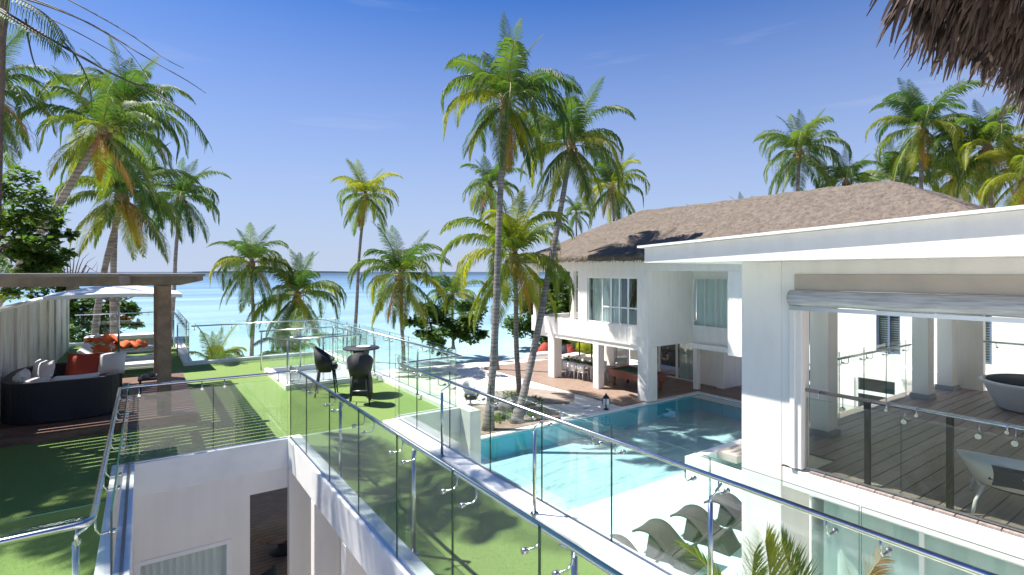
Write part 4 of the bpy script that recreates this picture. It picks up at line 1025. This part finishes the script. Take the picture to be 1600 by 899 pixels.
near_frond('second green palm frond rising beside the first one at the bottom edge', at(1250, 1100, 5.3), at(1222, 850, 5.6), (.15, 0, .05), 1, 5, .5, 110, 'fg')
near_frond('third green palm frond leaning left at the bottom edge, behind the other two', at(1185, 1100, 5.5), at(1178, 868, 5.8), (-.1, 0, .05), 1, 8, .45, 100, 'fg')
near_frond('pale yellow frond tip in front of the glass wall at the bottom right', at(1320, 1010, 5.8), at(1385, 862, 6.2), (-.05, 0, .15), 1, 2, .38, 40, 'fb')
near_frond('single yellow green frond tip pointing at the nearest grey lounger', at(1160, 960, 5.6), at(1062, 852, 5.9), (.0, 0, .1), 1, 3, .2, 34, 'fy')

# planting bed: rocks and tufts
rnd = random.Random(8)
for k, (u, v, s, lab) in enumerate([(797, 640, .42, 'biggest round grey boulder in the planting bed between the palms'), (783, 628, .3, 'pale boulder left of the biggest one in the planting bed'), (812, 646, .26, 'small boulder at the foot of the leaning palm'), (826, 632, .3, 'flat grey rock right of the leaning palm trunk'), (770, 640, .2, 'little rock at the left of the planting bed')]):
    b = MB(); vs = []; n1, n2 = 9, 12
    for i in range(n1+1):
        for j in range(n2):
            th_ = math.pi*i/n1; ph = 2*math.pi*j/n2; r = s*(1+.16*math.sin(3*ph+k)+.12*math.cos(2*th_*ph+k*2)+rnd.uniform(-.05, .05))
            vs.append((r*math.sin(th_)*math.cos(ph)*1.2, r*math.sin(th_)*math.sin(ph), r*math.cos(th_)*.75+s*.3))
    b.add(vs, [(i*n2+j, i*n2+(j+1)%n2, (i+1)*n2+(j+1)%n2, (i+1)*n2+j) for i in range(n1) for j in range(n2)], 0, True)
    o = b.build('boulder', M['rock']); o.location = flr(u, v, -3.15); tag(o, lab, 'rock', 'rocks in the planting bed')
for k, (u, v, s, c, lab) in enumerate([(790, 652, .55, 'leafl', 'lime green ground plant in front of the boulders'), (810, 640, .5, 'leafd', 'dark leafy plant behind the leaning palm trunk'), (775, 655, .4, 'leafl', 'sparse yellowish plant at the left front of the bed'), (838, 650, .5, 'leafl', 'low plant right of the leaning palm trunk'), (800, 620, .6, 'leafd', 'shrub at the back of the planting bed'), (833, 628, .5, 'leafd', 'dark shrub near the grey brown patch')]):
    rnd = random.Random(k); q = flr(u, v, -3.17); o = thing('ground_plant', lab, 'plant', q, group='plants in the planting bed'); b = MB()
    for j in range(70):
        a = rnd.uniform(0, 6.28); d0 = Vector((math.cos(a), math.sin(a), rnd.uniform(.4, 1.6))).normalized(); w = Vector((-math.sin(a), math.cos(a), 0))*.03; L = s*rnd.uniform(.5, 1)
        p = Vector(q) + Vector((rnd.gauss(0, .2), rnd.gauss(0, .2), 0)); a1 = p + d0*L*.6; a2 = a1 + (d0+Vector((0, 0, -.8))).normalized()*L*.4; b.add([p-w*.5, p+w*.5, a1+w, a1-w, a2], [(0, 1, 2, 3), (3, 2, 4)])
    structure(b.build('leaves', M[c], o), 'stuff')
# ---------------------------------------------------------------- pergola, sofa, loungers, umbrella
pg = thing('pergola', 'weathered wooden pergola over the sofa corner at left', 'pergola', (-.5, 11.7, 0))
part('post', M['pergola'], pg, [(.2, .42, 11.62, 11.84, .151, 2.499)], .008)
part('post', M['pergola'], pg, [(-2.75, -2.53, 11.62, 11.84, -.0, 2.499)], .008)
part('post', M['pergola'], pg, [(.2, .42, 15.6, 15.82, .151, 2.499)], .008)
def beamx(y):
    b = MB(); prof = [(-3.4, 2.5), (.55, 2.5), (.93, 2.585), (.93, 2.68), (-3.4, 2.68)]
    b.extr(prof, y-.06, y+.06); return b.build('beam', M['perggrey'], pg, bevel=.006)
beamx(11.73); beamx(15.7)
part('side_beam', M['perggrey'], pg, [(.25, .37, 11.8, 15.63, 2.5, 2.67)], .006)
part('side_beam', M['perggrey'], pg, [(-2.7, -2.58, 9.7, 16, 2.5, 2.67)], .006)
y = 9.9
while y < 16.2:
    part('slat', M['perggrey'], pg, [(-3.2, .82, y, y+.15, 2.681, 2.72)]); y += .2
part('side_beam', M['perggrey'], pg, [(-.3, -.18, 9.85, 11.66, 2.56, 2.679)], .006)
dk = thing('wooden_platform', 'raised red brown slatted wooden platform under the pergola', 'deck', (-.7, 11.4, 0))
part('edge_board', M['deckred'], dk, [(-2.12, .82, 11.38, 11.41, 0.001, .12)])
part('edge_board', M['deckred'], dk, [(.79, .82, 11.411, 16.2, 0.001, .12)])
y = 11.385
while y < 16.1:
    part('deck_board', M['deckred'], dk, [(-2.12, .83, y, y+.125, .121, .15)]); y += .135

sf = thing('wicker_sofa', 'rounded black wicker sofa with pale cushions in the pergola corner', 'sofa', (-1.1, 13.2, .15))
def ring(b, cx, cy, rx, ry, a0, a1, n, thick, z0, z1, m=0, pw=3.2):
    vs = []
    def pt(a, r):
        c, s_ = math.cos(a), math.sin(a); k = (abs(c)**pw + abs(s_)**pw)**(-1/pw); return (cx + (rx-r)*c*k, cy + (ry-r)*s_*k)
    for i in range(n+1):
        a = a0 + (a1-a0)*i/n; o_, i_ = pt(a, 0), pt(a, thick)
        vs += [(*o_, z0), (*o_, z1), (*i_, z1), (*i_, z0)]
    fs = [(4*i+k, 4*i+4+k, 4*i+4+(k+1)%4, 4*i+(k+1)%4) for i in range(n) for k in range(4)] + [(0, 1, 2, 3), (4*n+3, 4*n+2, 4*n+1, 4*n)]
    b.add(vs, fs, m, False); return b
b = MB(); ring(b, -1.17, 13.25, .9, 1.25, R(38), R(322), 60, .14, .16, .86); b.build('wicker_shell', M['wick'], sf, bevel=.02)
b = MB(); ring(b, -1.17, 13.25, .75, 1.1, R(42), R(318), 50, .62, .17, .44); b.build('seat_base', M['wick'], sf)
b = MB(); ring(b, -1.17, 13.25, .74, 1.09, R(44), R(316), 50, .56, .45, .58); b.build('seat_cushion', M['cush'], sf, bevel=.04)
def cushion(b, c, w, h, t, rz, tilt=0.0, m=0):
    """pillow: w wide, h high, t thick; face normal turned by rz, leaning back by tilt"""
    n = 8; vs = []; rot = Matrix.Rotation(rz, 3, 'Z') @ Matrix.Rotation(tilt, 3, 'X')
    for sgn in (-1, 1):
        for j in range(n+1):
            for i in range(n+1):
                x = 2*i/n-1; z = 2*j/n-1; f = (1-x**4)*(1-z**4); k = 1-.06*(1-abs(x))*abs(z)**3-.0
                vs.append(Vector(c) + rot @ Vector((x*w/2*(1-.07*(1-z*z)), sgn*t/2*f**.6, z*h/2*(1-.07*(1-x*x)))))
    N = (n+1)**2; fs = []
    for j in range(n):
        for i in range(n):
            k = j*(n+1)+i; fs += [(k, k+1, k+n+2, k+n+1), (N+k, N+k+n+1, N+k+n+2, N+k+1)]
    b.add(vs, fs, m, True); return b
for k, (cx, cy, w, rz) in enumerate([(-1.0, 12.26, .7, 0), (-1.55, 12.35, .5, R(-30)), (-1.83, 12.8, .6, R(-80)), (-1.86, 13.4, .6, R(-90))]):
    b = MB(); cushion(b, (cx, cy, .74), w, .36, .2, rz, 0); b.build('back_cushion', M['cush'], sf)
def pillow(label, c, w, h, m, rz, tilt=0.0, cat='cushion'):
    b = MB(); cushion(b, (0, 0, 0), w, h, .2, rz, tilt); o = b.build('cushion', m); o.location = c; tag(o, label, cat, 'cushions on the wicker sofa'); return o
pillow('large brick red cushion leaning at the back of the wicker sofa', (-1.02, 14.15, .82), .68, .48, M['red'], R(-25), R(-12))
pillow('white square cushion right of the large red one on the wicker sofa', (-.55, 13.95, .84), .52, .46, M['cush'], R(-20), R(-12))
pillow('white cushion in the fence side corner of the wicker sofa', (-1.6, 13.6, .82), .6, .48, M['cush'], R(-60), R(-12))
pillow('small red cushion lying flat on the sofa seat', (-1.35, 13.0, .66), .45, .4, M['red'], R(20), R(70))

ct = thing('low_side_table', 'low wicker table with pale decorative pieces beside the pergola post', 'table', (.0, 13.0, .15))
part('top', M['wick'], ct, [(-.1, .35, 13.3, 13.75, .5, .54)], .008)
for dx in (-.08, .29):
    for dy in (13.32, 13.69): part('leg', M['wick'], ct, [(dx, dx+.04, dy, dy+.04, .15, .499)])
for k, (x, y, s, lab) in enumerate([(.02, 13.4, .05, 'pale shell ornament at the left of the low wicker table'), (.14, 13.55, .06, 'biggest pale stone ornament on the low wicker table'), (.26, 13.42, .045, 'small white ornament at the right of the low wicker table')]):
    b = MB(); b.lathe([(.3*s, 0), (s, .4*s), (1.1*s, s), (.7*s, 1.6*s), (.3*s, 1.8*s), (.001, 1.85*s)], 14, sx=1.2); o = b.build('ornament', M['rock']); o.location = (x, y, .541); tag(o, lab, 'ornament', 'ornaments on the low table')

def sunbed(label, x, y, rz=0.0, towel=False):
    o = thing('sun_lounger', label, 'sun lounger', (x, y, 0), rz, group='white sun loungers on the lawn', local=True)
    def lb(name, m, fn, bev=.006):
        b = MB(); fn(b); return b.build(name, m, o, bevel=bev)
    for yy in (-.31, .28): lb('rail', M['frame'], lambda b: b.box(-.95, .95, yy, yy+.035, .26, .31))
    for xx in (-.9, .85):
        for yy in (-.31, .28): lb('leg', M['frame'], lambda b: b.box(xx, xx+.04, yy, yy+.035, 0, .259))
    lb('mattress', M['cush'], lambda b: b.box(-.3, .97, -.28, .28, .312, .39), .03)
    a = R(38); lb('backrest', M['cush'], lambda b: b.obox((-.3-.36*math.cos(a), 0, .36+.36*math.sin(a)), (-math.cos(a), 0, math.sin(a)), (0, 1, 0), (math.sin(a), 0, math.cos(a)), .37, .28, .045), .03)
    if towel:
        pass
    return o
sunbed('white sun lounger nearest the sofa, its cushion end toward the wooden post', -.45, 17.0, R(-3))
sunbed('white sun lounger in the middle of the row under the umbrella', -.45, 18.1, R(-3))
sunbed('white sun lounger covered with orange towels, farthest in the row', -.35, 20.6, R(-3))
rnd = random.Random(2)
for k, (x, y, z, w, lab) in enumerate([(-1.05, 20.55, .66, .55, 'crumpled orange towel heaped on the backrest of the far lounger'), (-.35, 20.6, .44, .6, 'long orange towel spread over the middle of the far lounger'), (-1.0, 18.1, .62, .35, 'orange towel hanging from the backrest of the middle lounger')]):
    b = MB(); n = 16; vs = []
    for j in range(n+1):
        for i in range(n+1):
            xx = (i/n-.5)*w*1.5; yy = (j/n-.5)*.6; r = max(abs(2*i/n-1), abs(2*j/n-1))
            vs.append((xx, yy, .06*math.sin(xx*9+k*2)*math.cos(yy*7+k) + .06*math.sin(xx*23+yy*17) - (r**6)*.12))
    b.add(vs, [(j*(n+1)+i, j*(n+1)+i+1, (j+1)*(n+1)+i+1, (j+1)*(n+1)+i) for j in range(n) for i in range(n)], 0, True)
    o = b.build('towel', M['orange']); o.location = (x, y, z+.08); o.modifiers.new('solid', 'SOLIDIFY').thickness = .01; tag(o, lab, 'towel', 'orange towels')
lowt = thing('long_bench', 'long low white bench beyond the loungers at the lawn edge', 'bench', (.0, 22, 0))
part('top', M['cush'], lowt, [(-1.6, .75, 22.0, 22.7, .48, .62)], .03); part('base', M['grid'], lowt, [(-1.5, .65, 22.05, 22.65, 0, .479)])

um = thing('parasol', 'white square parasol over the sun loungers behind the sofa', 'umbrella', (-.6, 19.3, 0))
b = MB(); b.tube([(-.6, 19.3, .0), (-.6, 19.3, 2.42)], .028, 10); b.build('pole', M['satin'], um)
b = MB(); b.lathe([(.0, .0), (.3, .0), (.3, .05), (.05, .07), (.05, .3)], 20, (-.6, 19.3, 0)); b.build('base', M['grid'], um)
hw = 1.5; vs = [(-.6, 19.3, 2.43)]
rim = []
for i in range(32):
    a = i/32*4; sidei = int(a); t = a - sidei; cs = [(-1, -1), (1, -1), (1, 1), (-1, 1)]; p, q = cs[sidei], cs[(sidei+1) % 4]
    x = p[0]+(q[0]-p[0])*t; y = p[1]+(q[1]-p[1])*t; zc = -.05*math.sin(math.pi*t); rim.append((-.6+x*hw*(1+zc), 19.3+y*hw*(1+zc), 2.12 + .05*math.sin(math.pi*t)))
vs += rim + [(x, y, z-.1) for x, y, z in rim]
b = MB(); b.add(vs, [(0, 1+i, 1+(i+1) % 32) for i in range(32)] + [(1+i, 33+i, 33+(i+1) % 32, 1+(i+1) % 32) for i in range(32)])
o = b.build('canopy', M['canvas'], um); o.modifiers.new('solid', 'SOLIDIFY').thickness = .006
for sx in (-1, 1):
    for sy in (-1, 1):
        b = MB(); b.tube([(-.6, 19.3, 1.85), (-.6+sx*.7, 19.3+sy*.7, 2.2), (-.6+sx*1.45, 19.3+sy*1.45, 2.1)], .012, 6); b.build('rib', M['satin'], um)
b = MB(); b.lathe([(.03, 0), (.06, .01), (.06, .1), (.03, .12)], 12, (-.6, 19.3, 1.8)); b.build('hub', M['satin'], um)

# ---------------------------------------------------------------- bar table and chairs
bt = thing('bar_table', 'tall black wicker bar table with glass top on the lawn', 'table', (4.02, 11.75, 0))
b = MB(); b.lathe([(.27, 0), (.26, .3), (.2, .6), (.17, .85), (.2, 1.02), (.001, 1.02)], 4, (4.02, 11.75, 0), smooth=False); b.build('pedestal', M['wick'], bt, bevel=.01)
b = MB(); b.lathe([(.001, 1.021), (.39, 1.021), (.4, 1.035), (.39, 1.055), (.001, 1.055)], 32, (4.02, 11.75, 0)); b.build('top', M['wick'], bt)
b = MB(); b.lathe([(.001, 1.056), (.12, 1.056), (.16, 1.085), (.15, 1.088), (.11, 1.066), (.001, 1.066)], 20, (4.05, 11.7, 0)); tag(b.build('plate', M['frame']), 'white dish lying on the tall bar table', 'dish')
def bar_chair(label, x, y, rz):
    o = thing('bar_chair', label, 'bar chair', (x, y, 0), rz, group='black wicker bar chairs', local=True)
    b = MB(); n = 24; vs = []          # wrap-round back and arms, opening towards +x
    for i in range(n+1):
        a = R(55) + (R(305)-R(55))*i/n; f = math.cos((a-math.pi)/1.35); top = .80 + .30*max(0, f)**1.3
        for r, z in ((.20, .54), (.245, .74), (.27, top), (.245, top), (.22, .76), (.18, .56)):
            vs.append((r*math.cos(a)*1.02, r*math.sin(a), z))
    b.add(vs, [(6*i+k, 6*i+6+k, 6*i+6+(k+1) % 6, 6*i+(k+1) % 6) for i in range(n) for k in range(6)] + [(0, 1, 2, 3, 4, 5), tuple(6*n+k for k in (5, 4, 3, 2, 1, 0))], 0, True); b.build('shell', M['wick'], o)
    b = MB(); b.lathe([(.001, .58), (.2, .58), (.22, .62), (.22, .68), (.001, .70)], 20, (.02, 0, 0)); b.build('seat', M['wick'], o)
    b = MB(); b.lathe([(.001, .702), (.19, .70), (.2, .73), (.001, .75)], 18, (.03, 0, 0)); b.build('cushion', M['grid'], o)
    for sx in (-1, 1):
        for sy in (-1, 1):
            b = MB(); b.tube([(sx*.15, sy*.15, .6), (sx*.22, sy*.2, 0)], [.022, .014], 8); b.build('leg', M['wick'], o)
    for sg in (-1, 1):
        b = MB(); b.tube([(.2, sg*.185, .22), (-.2, sg*.185, .22)], .01, 6); b.build('stretcher', M['wick'], o)
    b = MB(); b.tube([(.2, -.185, .22), (.2, .185, .22)], .01, 6); b.build('footrest', M['satin'], o)
bar_chair('left black wicker bar chair, seen from the side facing the tall table', 3.35, 12.1, R(-22))
bar_chair('front black wicker bar chair with its back to us at the tall table', 3.72, 10.95, R(68))

# ---------------------------------------------------------------- grey wave loungers in the pool
def wave_lounger(label, x, y, z, rz):
    o = thing('wave_lounger', label, 'pool lounger', (x, y, z), rz, group='grey wave shaped loungers standing in the shallow pool', local=True)
    # side profile along x: raised foot tip, knee hump, seat valley, back, head
    o.scale = (.8, 1.0, .95); prof = [(-1.0, .50), (-.82, .585), (-.6, .625), (-.38, .59), (-.15, .46), (.05, .33), (.22, .27), (.4, .33), (.58, .50), (.72, .66), (.82, .74)]
    Pp = []
    for i in range(len(prof)-1):
        p0, p1, p2, p3 = [prof[min(max(i+k, 0), len(prof)-1)] for k in (-1, 0, 1, 2)]
        for s_ in range(4):
            t = s_/4; Pp.append(tuple(.5*((2*p1[q])+(p2[q]-p0[q])*t+(2*p0[q]-5*p1[q]+4*p2[q]-p3[q])*t*t+(3*p1[q]-p0[q]-3*p2[q]+p3[q])*t**3) for q in (0, 1)))
    Pp.append(prof[-1])
    b = MB(); vs = []; n = len(Pp)
    for x_, z_ in Pp:
        for yy, dz in ((-.36, .0), (-.18, -.02), (0, -.03), (.18, -.02), (.36, 0)): vs.append((x_, yy, z_+dz))
    off = len(vs); vs += [(a, b_, c-.06) for a, b_, c in vs]; fs = []
    for i in range(n-1):
        for k in range(4):
            q = 5*i+k; fs += [(q, q+5, q+6, q+1), (off+q, off+q+1, off+q+6, off+q+5)]
        fs += [(5*i, off+5*i, off+5*i+5, 5*i+5), (5*i+4, 5*i+9, off+5*i+9, off+5*i+4)]
    fs += [tuple(range(5)) + tuple(off+k for k in range(4, -1, -1)), tuple(5*(n-1)+k for k in range(4, -1, -1)) + tuple(off+5*(n-1)+k for k in range(5))]
    b.add(vs, fs, 0, True); b.build('woven_surface', M['wickg'], o)
    for name, pts in (('front_base', [(-.5, .55), (-.1, .38), (-.22, .18), (-.34, 0), (-.62, 0), (-.56, .28)]), ('rear_base', [(.12, .26), (.5, .36), (.62, .2), (.78, 0), (.22, 0), (.28, .14)])):
        b = MB(); b.extr(pts, -.33, .33, 0, False); b.build(name, M['wickg'], o, bevel=.02)
    b = MB(); b.tube([(.22, -.36, .3), (.22, .36, .3)], .012, 6); b.build('strap', M['black'], o)
for k, (x, y, lab) in enumerate([(12.1, 7.55, 'farthest grey wave lounger, next to the tall white pillar'), (10.8, 7.55, 'second farthest grey wave lounger in the pool, behind the steel post'), (9.5, 7.55, 'grey wave lounger with a yellow frond tip across it'), (8.2, 7.55, 'nearest grey wave lounger, half hidden by the white coping')]):
    wave_lounger(lab, x, y, -3.52, R(-80))

# ---------------------------------------------------------------- balcony furniture
ch = thing('balcony_armchair', 'white framed armchair with dark cushion behind the smoked glass', 'armchair', (8.25, 1.68, 0), R(15), local=True); ch.scale = (1.2, 1.2, .82)
b = MB(); n = 20; vs = []
for i in range(n+1):
    a = R(70) + R(220)*i/n; f = max(0, math.cos((a-math.pi)/1.25))
    for r, z in ((.34, .40), (.42, .62), (.46, .66 + .22*f), (.43, .67 + .22*f), (.37, .6), (.30, .42)): vs.append((r*math.cos(a), r*math.sin(a)*1.05, z))
b.add(vs, [(6*i+k, 6*i+6+k, 6*i+6+(k+1) % 6, 6*i+(k+1) % 6) for i in range(n) for k in range(6)] + [(0, 1, 2, 3, 4, 5), tuple(6*n+k for k in (5, 4, 3, 2, 1, 0))], 0, True); b.build('shell', M['frame'], ch)
b = MB(); b.lathe([(.001, .36), (.3, .36), (.34, .40), (.34, .48), (.001, .52)], 20); b.build('seat_cushion', M['navy'], ch)
b = MB(); cushion(b, (-.3, 0, .66), .5, .3, .12, R(90), R(10)); b.build('back_cushion', M['navy'], ch)
b = MB(); cushion(b, (-.445, 0, .63), .46, .27, .05, R(90)); b.build('back_panel', M['navy'], ch)
b = MB(); b.lathe([(.001, 0), (.02, .003), (.02, .012), (.001, .015)], 10); o = b.build('button', M['frame'], ch); o.location = (-.475, 0, .65); o.rotation_euler = (0, R(-90), 0)
for sx in (-1, 1):
    for sy in (-1, 1):
        b = MB(); b.tube([(sx*.28, sy*.28, .4), (sx*.36, sy*.34, .2), (sx*.38, sy*.36, 0)], .014, 8); b.build('leg', M['frame'], ch)
for sy in (-1, 1):
    b = MB(); b.tube([(.28, sy*.3, .38), (0, sy*.33, .36), (-.28, sy*.3, .38)], .012, 8); b.build('side_bar', M['frame'], ch)
db = thing('round_daybed', 'large round grey daybed with navy mattress on the balcony', 'daybed', (14.5, 2.8, 0))
b = MB(); b.lathe([(.48, .02), (.54, .05), (.74, .5), (.80, .56), (.73, .58), (.69, .5), (.001, .5)], 40, (14.5, 2.8, 0), sx=1.15); b.build('shell', M['cush'], db)
b = MB(); b.lathe([(.68, .5), (.69, .56), (.67, .6), (.001, .62)], 36, (14.5, 2.8, 0), sx=1.15); b.build('mattress', M['navy'], db)
b = MB(); b.lathe([(.18, 0), (.2, .3), (.2, .42), (.001, .44)], 20, (10.6, 1.9, 0)); o = b.build('drum_stool', M['cush']); tag(o, 'small round grey stool between the armchair and the daybed', 'stool')

# ---------------------------------------------------------------- furniture seen below
rt = thing('round_coffee_table', 'round dark wooden coffee table on the deck seen through the recess doorway', 'table', (2.45, 12.1, -3.18))
b = MB(); b.lathe([(.001, -2.75), (.62, -2.75), (.64, -2.72), (.62, -2.69), (.001, -2.69)], 36, (2.45, 12.1, 0)); b.build('top', M['deckvoid'], rt)
b = MB(); b.lathe([(.3, -3.18), (.12, -3.1), (.1, -2.8), (.2, -2.751)], 20, (2.45, 12.1, 0)); b.build('pedestal', M['wick'], rt)
wc = thing('black_wicker_chair', 'black wicker chair back just inside the recess doorway', 'chair', (1.55, 9.75, -3.18), R(120), local=True)
b = MB(); vs = []
for i in range(17):
    a = R(90) + R(180)*i/16; top = .85 + .18*math.sin(math.pi*i/16)
    for r, z in ((.28, .42), (.34, top), (.31, top), (.25, .42)): vs.append((r*math.cos(a), r*math.sin(a), z))
b.add(vs, [(4*i+k, 4*i+4+k, 4*i+4+(k+1) % 4, 4*i+(k+1) % 4) for i in range(16) for k in range(4)], 0, True); b.build('backrest', M['wick'], wc)
b = MB(); b.lathe([(.001, .38), (.28, .38), (.29, .44), (.001, .46)], 20); b.build('seat', M['wick'], wc)
for sx in (-1, 1):
    for sy in (-1, 1):
        b = MB(); b.tube([(sx*.2, sy*.2, .4), (sx*.24, sy*.24, 0)], .014, 6); b.build('leg', M['wick'], wc)

# billiard table
bx = thing('billiard_table', 'red brown billiard table with green felt on the villa deck by the pool', 'billiard table', (20.6, 18.6, -3.13), R(90), local=True)
def loc(name, m, fn, o, bevel=.01):
    b = MB(); fn(b); return b.build(name, m, o, bevel=bevel)
loc('felt', M['felt'], lambda b: b.box(-1.2, 1.2, -.62, .62, .76, .80), bx, 0)
for a in ((-1.36, 1.36, -.78, -.62), (-1.36, 1.36, .62, .78), (-1.36, -1.2, -.619, .619), (1.2, 1.36, -.619, .619)): loc('rail', M['mahog'], lambda b: b.box(*a, .74, .86), bx)
loc('apron', M['mahog'], lambda b: b.box(-1.28, 1.28, -.7, .7, .5, .739), bx)
for sx in (-1, 1):
    for sy in (-1, 1): loc('leg', M['mahog'], lambda b: b.lathe([(.06, 0), (.09, .05), (.06, .25), (.11, .42), (.11, .5)], 12, (sx*1.1, sy*.5, 0)), bx, 0)
# dining table with plants, white chairs
dt = thing('dining_table', 'long white dining table under the far end of the villa', 'table', (20.3, 22.6, -3.13), R(90), local=True)
loc('top', M['frame'], lambda b: b.box(-1.5, 1.5, -.45, .45, .7, .74), dt)
for sx in (-1, 1):
    for sy in (-1, 1): loc('leg', M['frame'], lambda b: b.box(sx*1.35-.03, sx*1.35+.03, sy*.38-.03, sy*.38+.03, 0, .699), dt)
rnd = random.Random(5); b = MB()
for k in range(9): leafclump(b, (-1.2+k*.3, 0, .82), .2, 40, rnd, .14, .5)
o = b.build('table_greenery', [M['leafd'], M['leafl']]); o.location = (20.3, 22.6, -3.13); o.rotation_euler = (0, 0, R(90)); tag(o, 'row of green leaves along the middle of the dining table', 'plant')
def dchair(label, x, y, rz):
    o = thing('dining_chair', label, 'chair', (x, y, -3.13), rz, group='white dining chairs', local=True)
    loc('seat', M['frame'], lambda b: b.box(-.22, .22, -.22, .22, .42, .46), o)
    b = MB(); vs = []
    for i in range(9):
        a = R(120)+R(120)*i/8
        for r, z in ((.25, .46), (.31, .88), (.28, .88), (.23, .46)): vs.append((r*math.cos(a), r*math.sin(a), z))
    b.add(vs, [(4*i+k, 4*i+4+k, 4*i+4+(k+1) % 4, 4*i+(k+1) % 4) for i in range(8) for k in range(4)]+[(0, 1, 2, 3), (35, 34, 33, 32)], 0, True); b.build('backrest', M['frame'], o)
    for sx in (-1, 1):
        for sy in (-1, 1): loc('leg', M['frame'], lambda b: b.tube([(sx*.18, sy*.18, .42), (sx*.21, sy*.21, 0)], .014, 6), o, 0)
lab = ['nearest the middle column', 'second from the middle column', 'third from the middle column', 'farthest from the middle column']
for k in range(4):
    dchair('white dining chair on the pool side, ' + lab[k], 19.6, 21.55+k*.7, R(180)*0); dchair('white dining chair on the house side, ' + lab[k], 21.0, 21.55+k*.7, R(180))
dchair('white dining chair at the near head of the table', 20.3, 20.75, R(90))
# lantern by the pool
ln_ = thing('lantern', 'black garden lantern standing at the pool edge', 'lantern', flr(947, 640, -3.18))
q = flr(947, 640, -3.18)
b = MB(); b.tube([(q.x, q.y, -3.18), (q.x, q.y, -2.95)], .03, 8); b.lathe([(.12, 0), (.12, .03), (.04, .05)], 12, (q.x, q.y, -3.18)); b.build('stand', M['black'], ln_)
b = MB(); b.box(q.x-.1, q.x+.1, q.y-.1, q.y+.1, -2.95, -2.7); b.build('glass_box', M['wglass'], ln_)
for sx in (-1, 1):
    for sy in (-1, 1):
        b = MB(); b.box(q.x+sx*.11-.012, q.x+sx*.11+.012, q.y+sy*.11-.012, q.y+sy*.11+.012, -2.96, -2.69); b.build('corner_bar', M['black'], ln_)
b = MB(); b.lathe([(.2, -2.69), (.17, -2.64), (.06, -2.56), (.05, -2.5), (.001, -2.48)], 4, (q.x, q.y, 0), smooth=False); b.build('roof', M['black'], ln_)
# beach seats
for k, (u, v, m, lab) in enumerate([(850, 553, 'red', 'coral red bean bag on the sand left of the first villa column'), (882, 556, 'navy', 'blue bean bag on the sand, just right of the first villa column'), (890, 556, 'red', 'coral bean bag right of the blue one on the sand'), (897, 553, 'navy', 'dark bean bag right of the coral one on the sand')]):
    q = flr(u, v, -3.25); b = MB(); b.lathe([(.3, 0), (.48, .12), (.46, .35), (.3, .62), (.14, .8), (.001, .84)], 16, sx=1.0); o = b.build('bean_bag', M[m]); o.location = q; o.rotation_euler = (.0, .15, k); tag(o, lab, 'bean bag', 'bean bags on the sand')
for k, (u, v, lab) in enumerate([(843, 560, 'pale low daybed on the sand left of the villa columns'), (895, 562, 'pale low daybed on the sand behind the dining chairs'), (905, 575, 'white low seat on the sand nearest the dining chairs')]):
    q = flr(u, v, -3.25); o = thing('beach_daybed', lab, 'daybed', q, R(10*k), group='pale low daybeds on the sand', local=True); loc('base', M['frame'], lambda b: b.box(-.9, .9, -.45, .45, .0, .25), o, .02); loc('mattress', M['cush'], lambda b: b.box(-.88, .88, -.43, .43, .251, .38), o, .04)
# round white seat with black cushion behind the coping corner
q = flr(735, 632, -3.2); o = thing('pod_chair', 'white pod chair with black cushion beside the tallest palm trunk', 'chair', q, R(250), local=True)
b = MB(); vs = []
for i in range(21):
    a = R(50)+R(260)*i/20; f = max(0, math.cos((a-math.pi)/1.4))
    for r, z in ((.25, .18), (.42, .45), (.4, .6+.45*f), (.36, .6+.45*f), (.36, .45), (.2, .25)): vs.append((r*math.cos(a), r*math.sin(a), z))
b.add(vs, [(6*i+k, 6*i+6+k, 6*i+6+(k+1) % 6, 6*i+(k+1) % 6) for i in range(20) for k in range(6)], 0, True); b.build('shell', M['frame'], o)
b = MB(); b.lathe([(.001, .2), (.3, .25), (.34, .4), (.001, .46)], 16); b.build('cushion', M['black'], o); b = MB(); b.lathe([(.2, 0), (.05, .04), (.05, .2)], 12); b.build('foot', M['frame'], o)
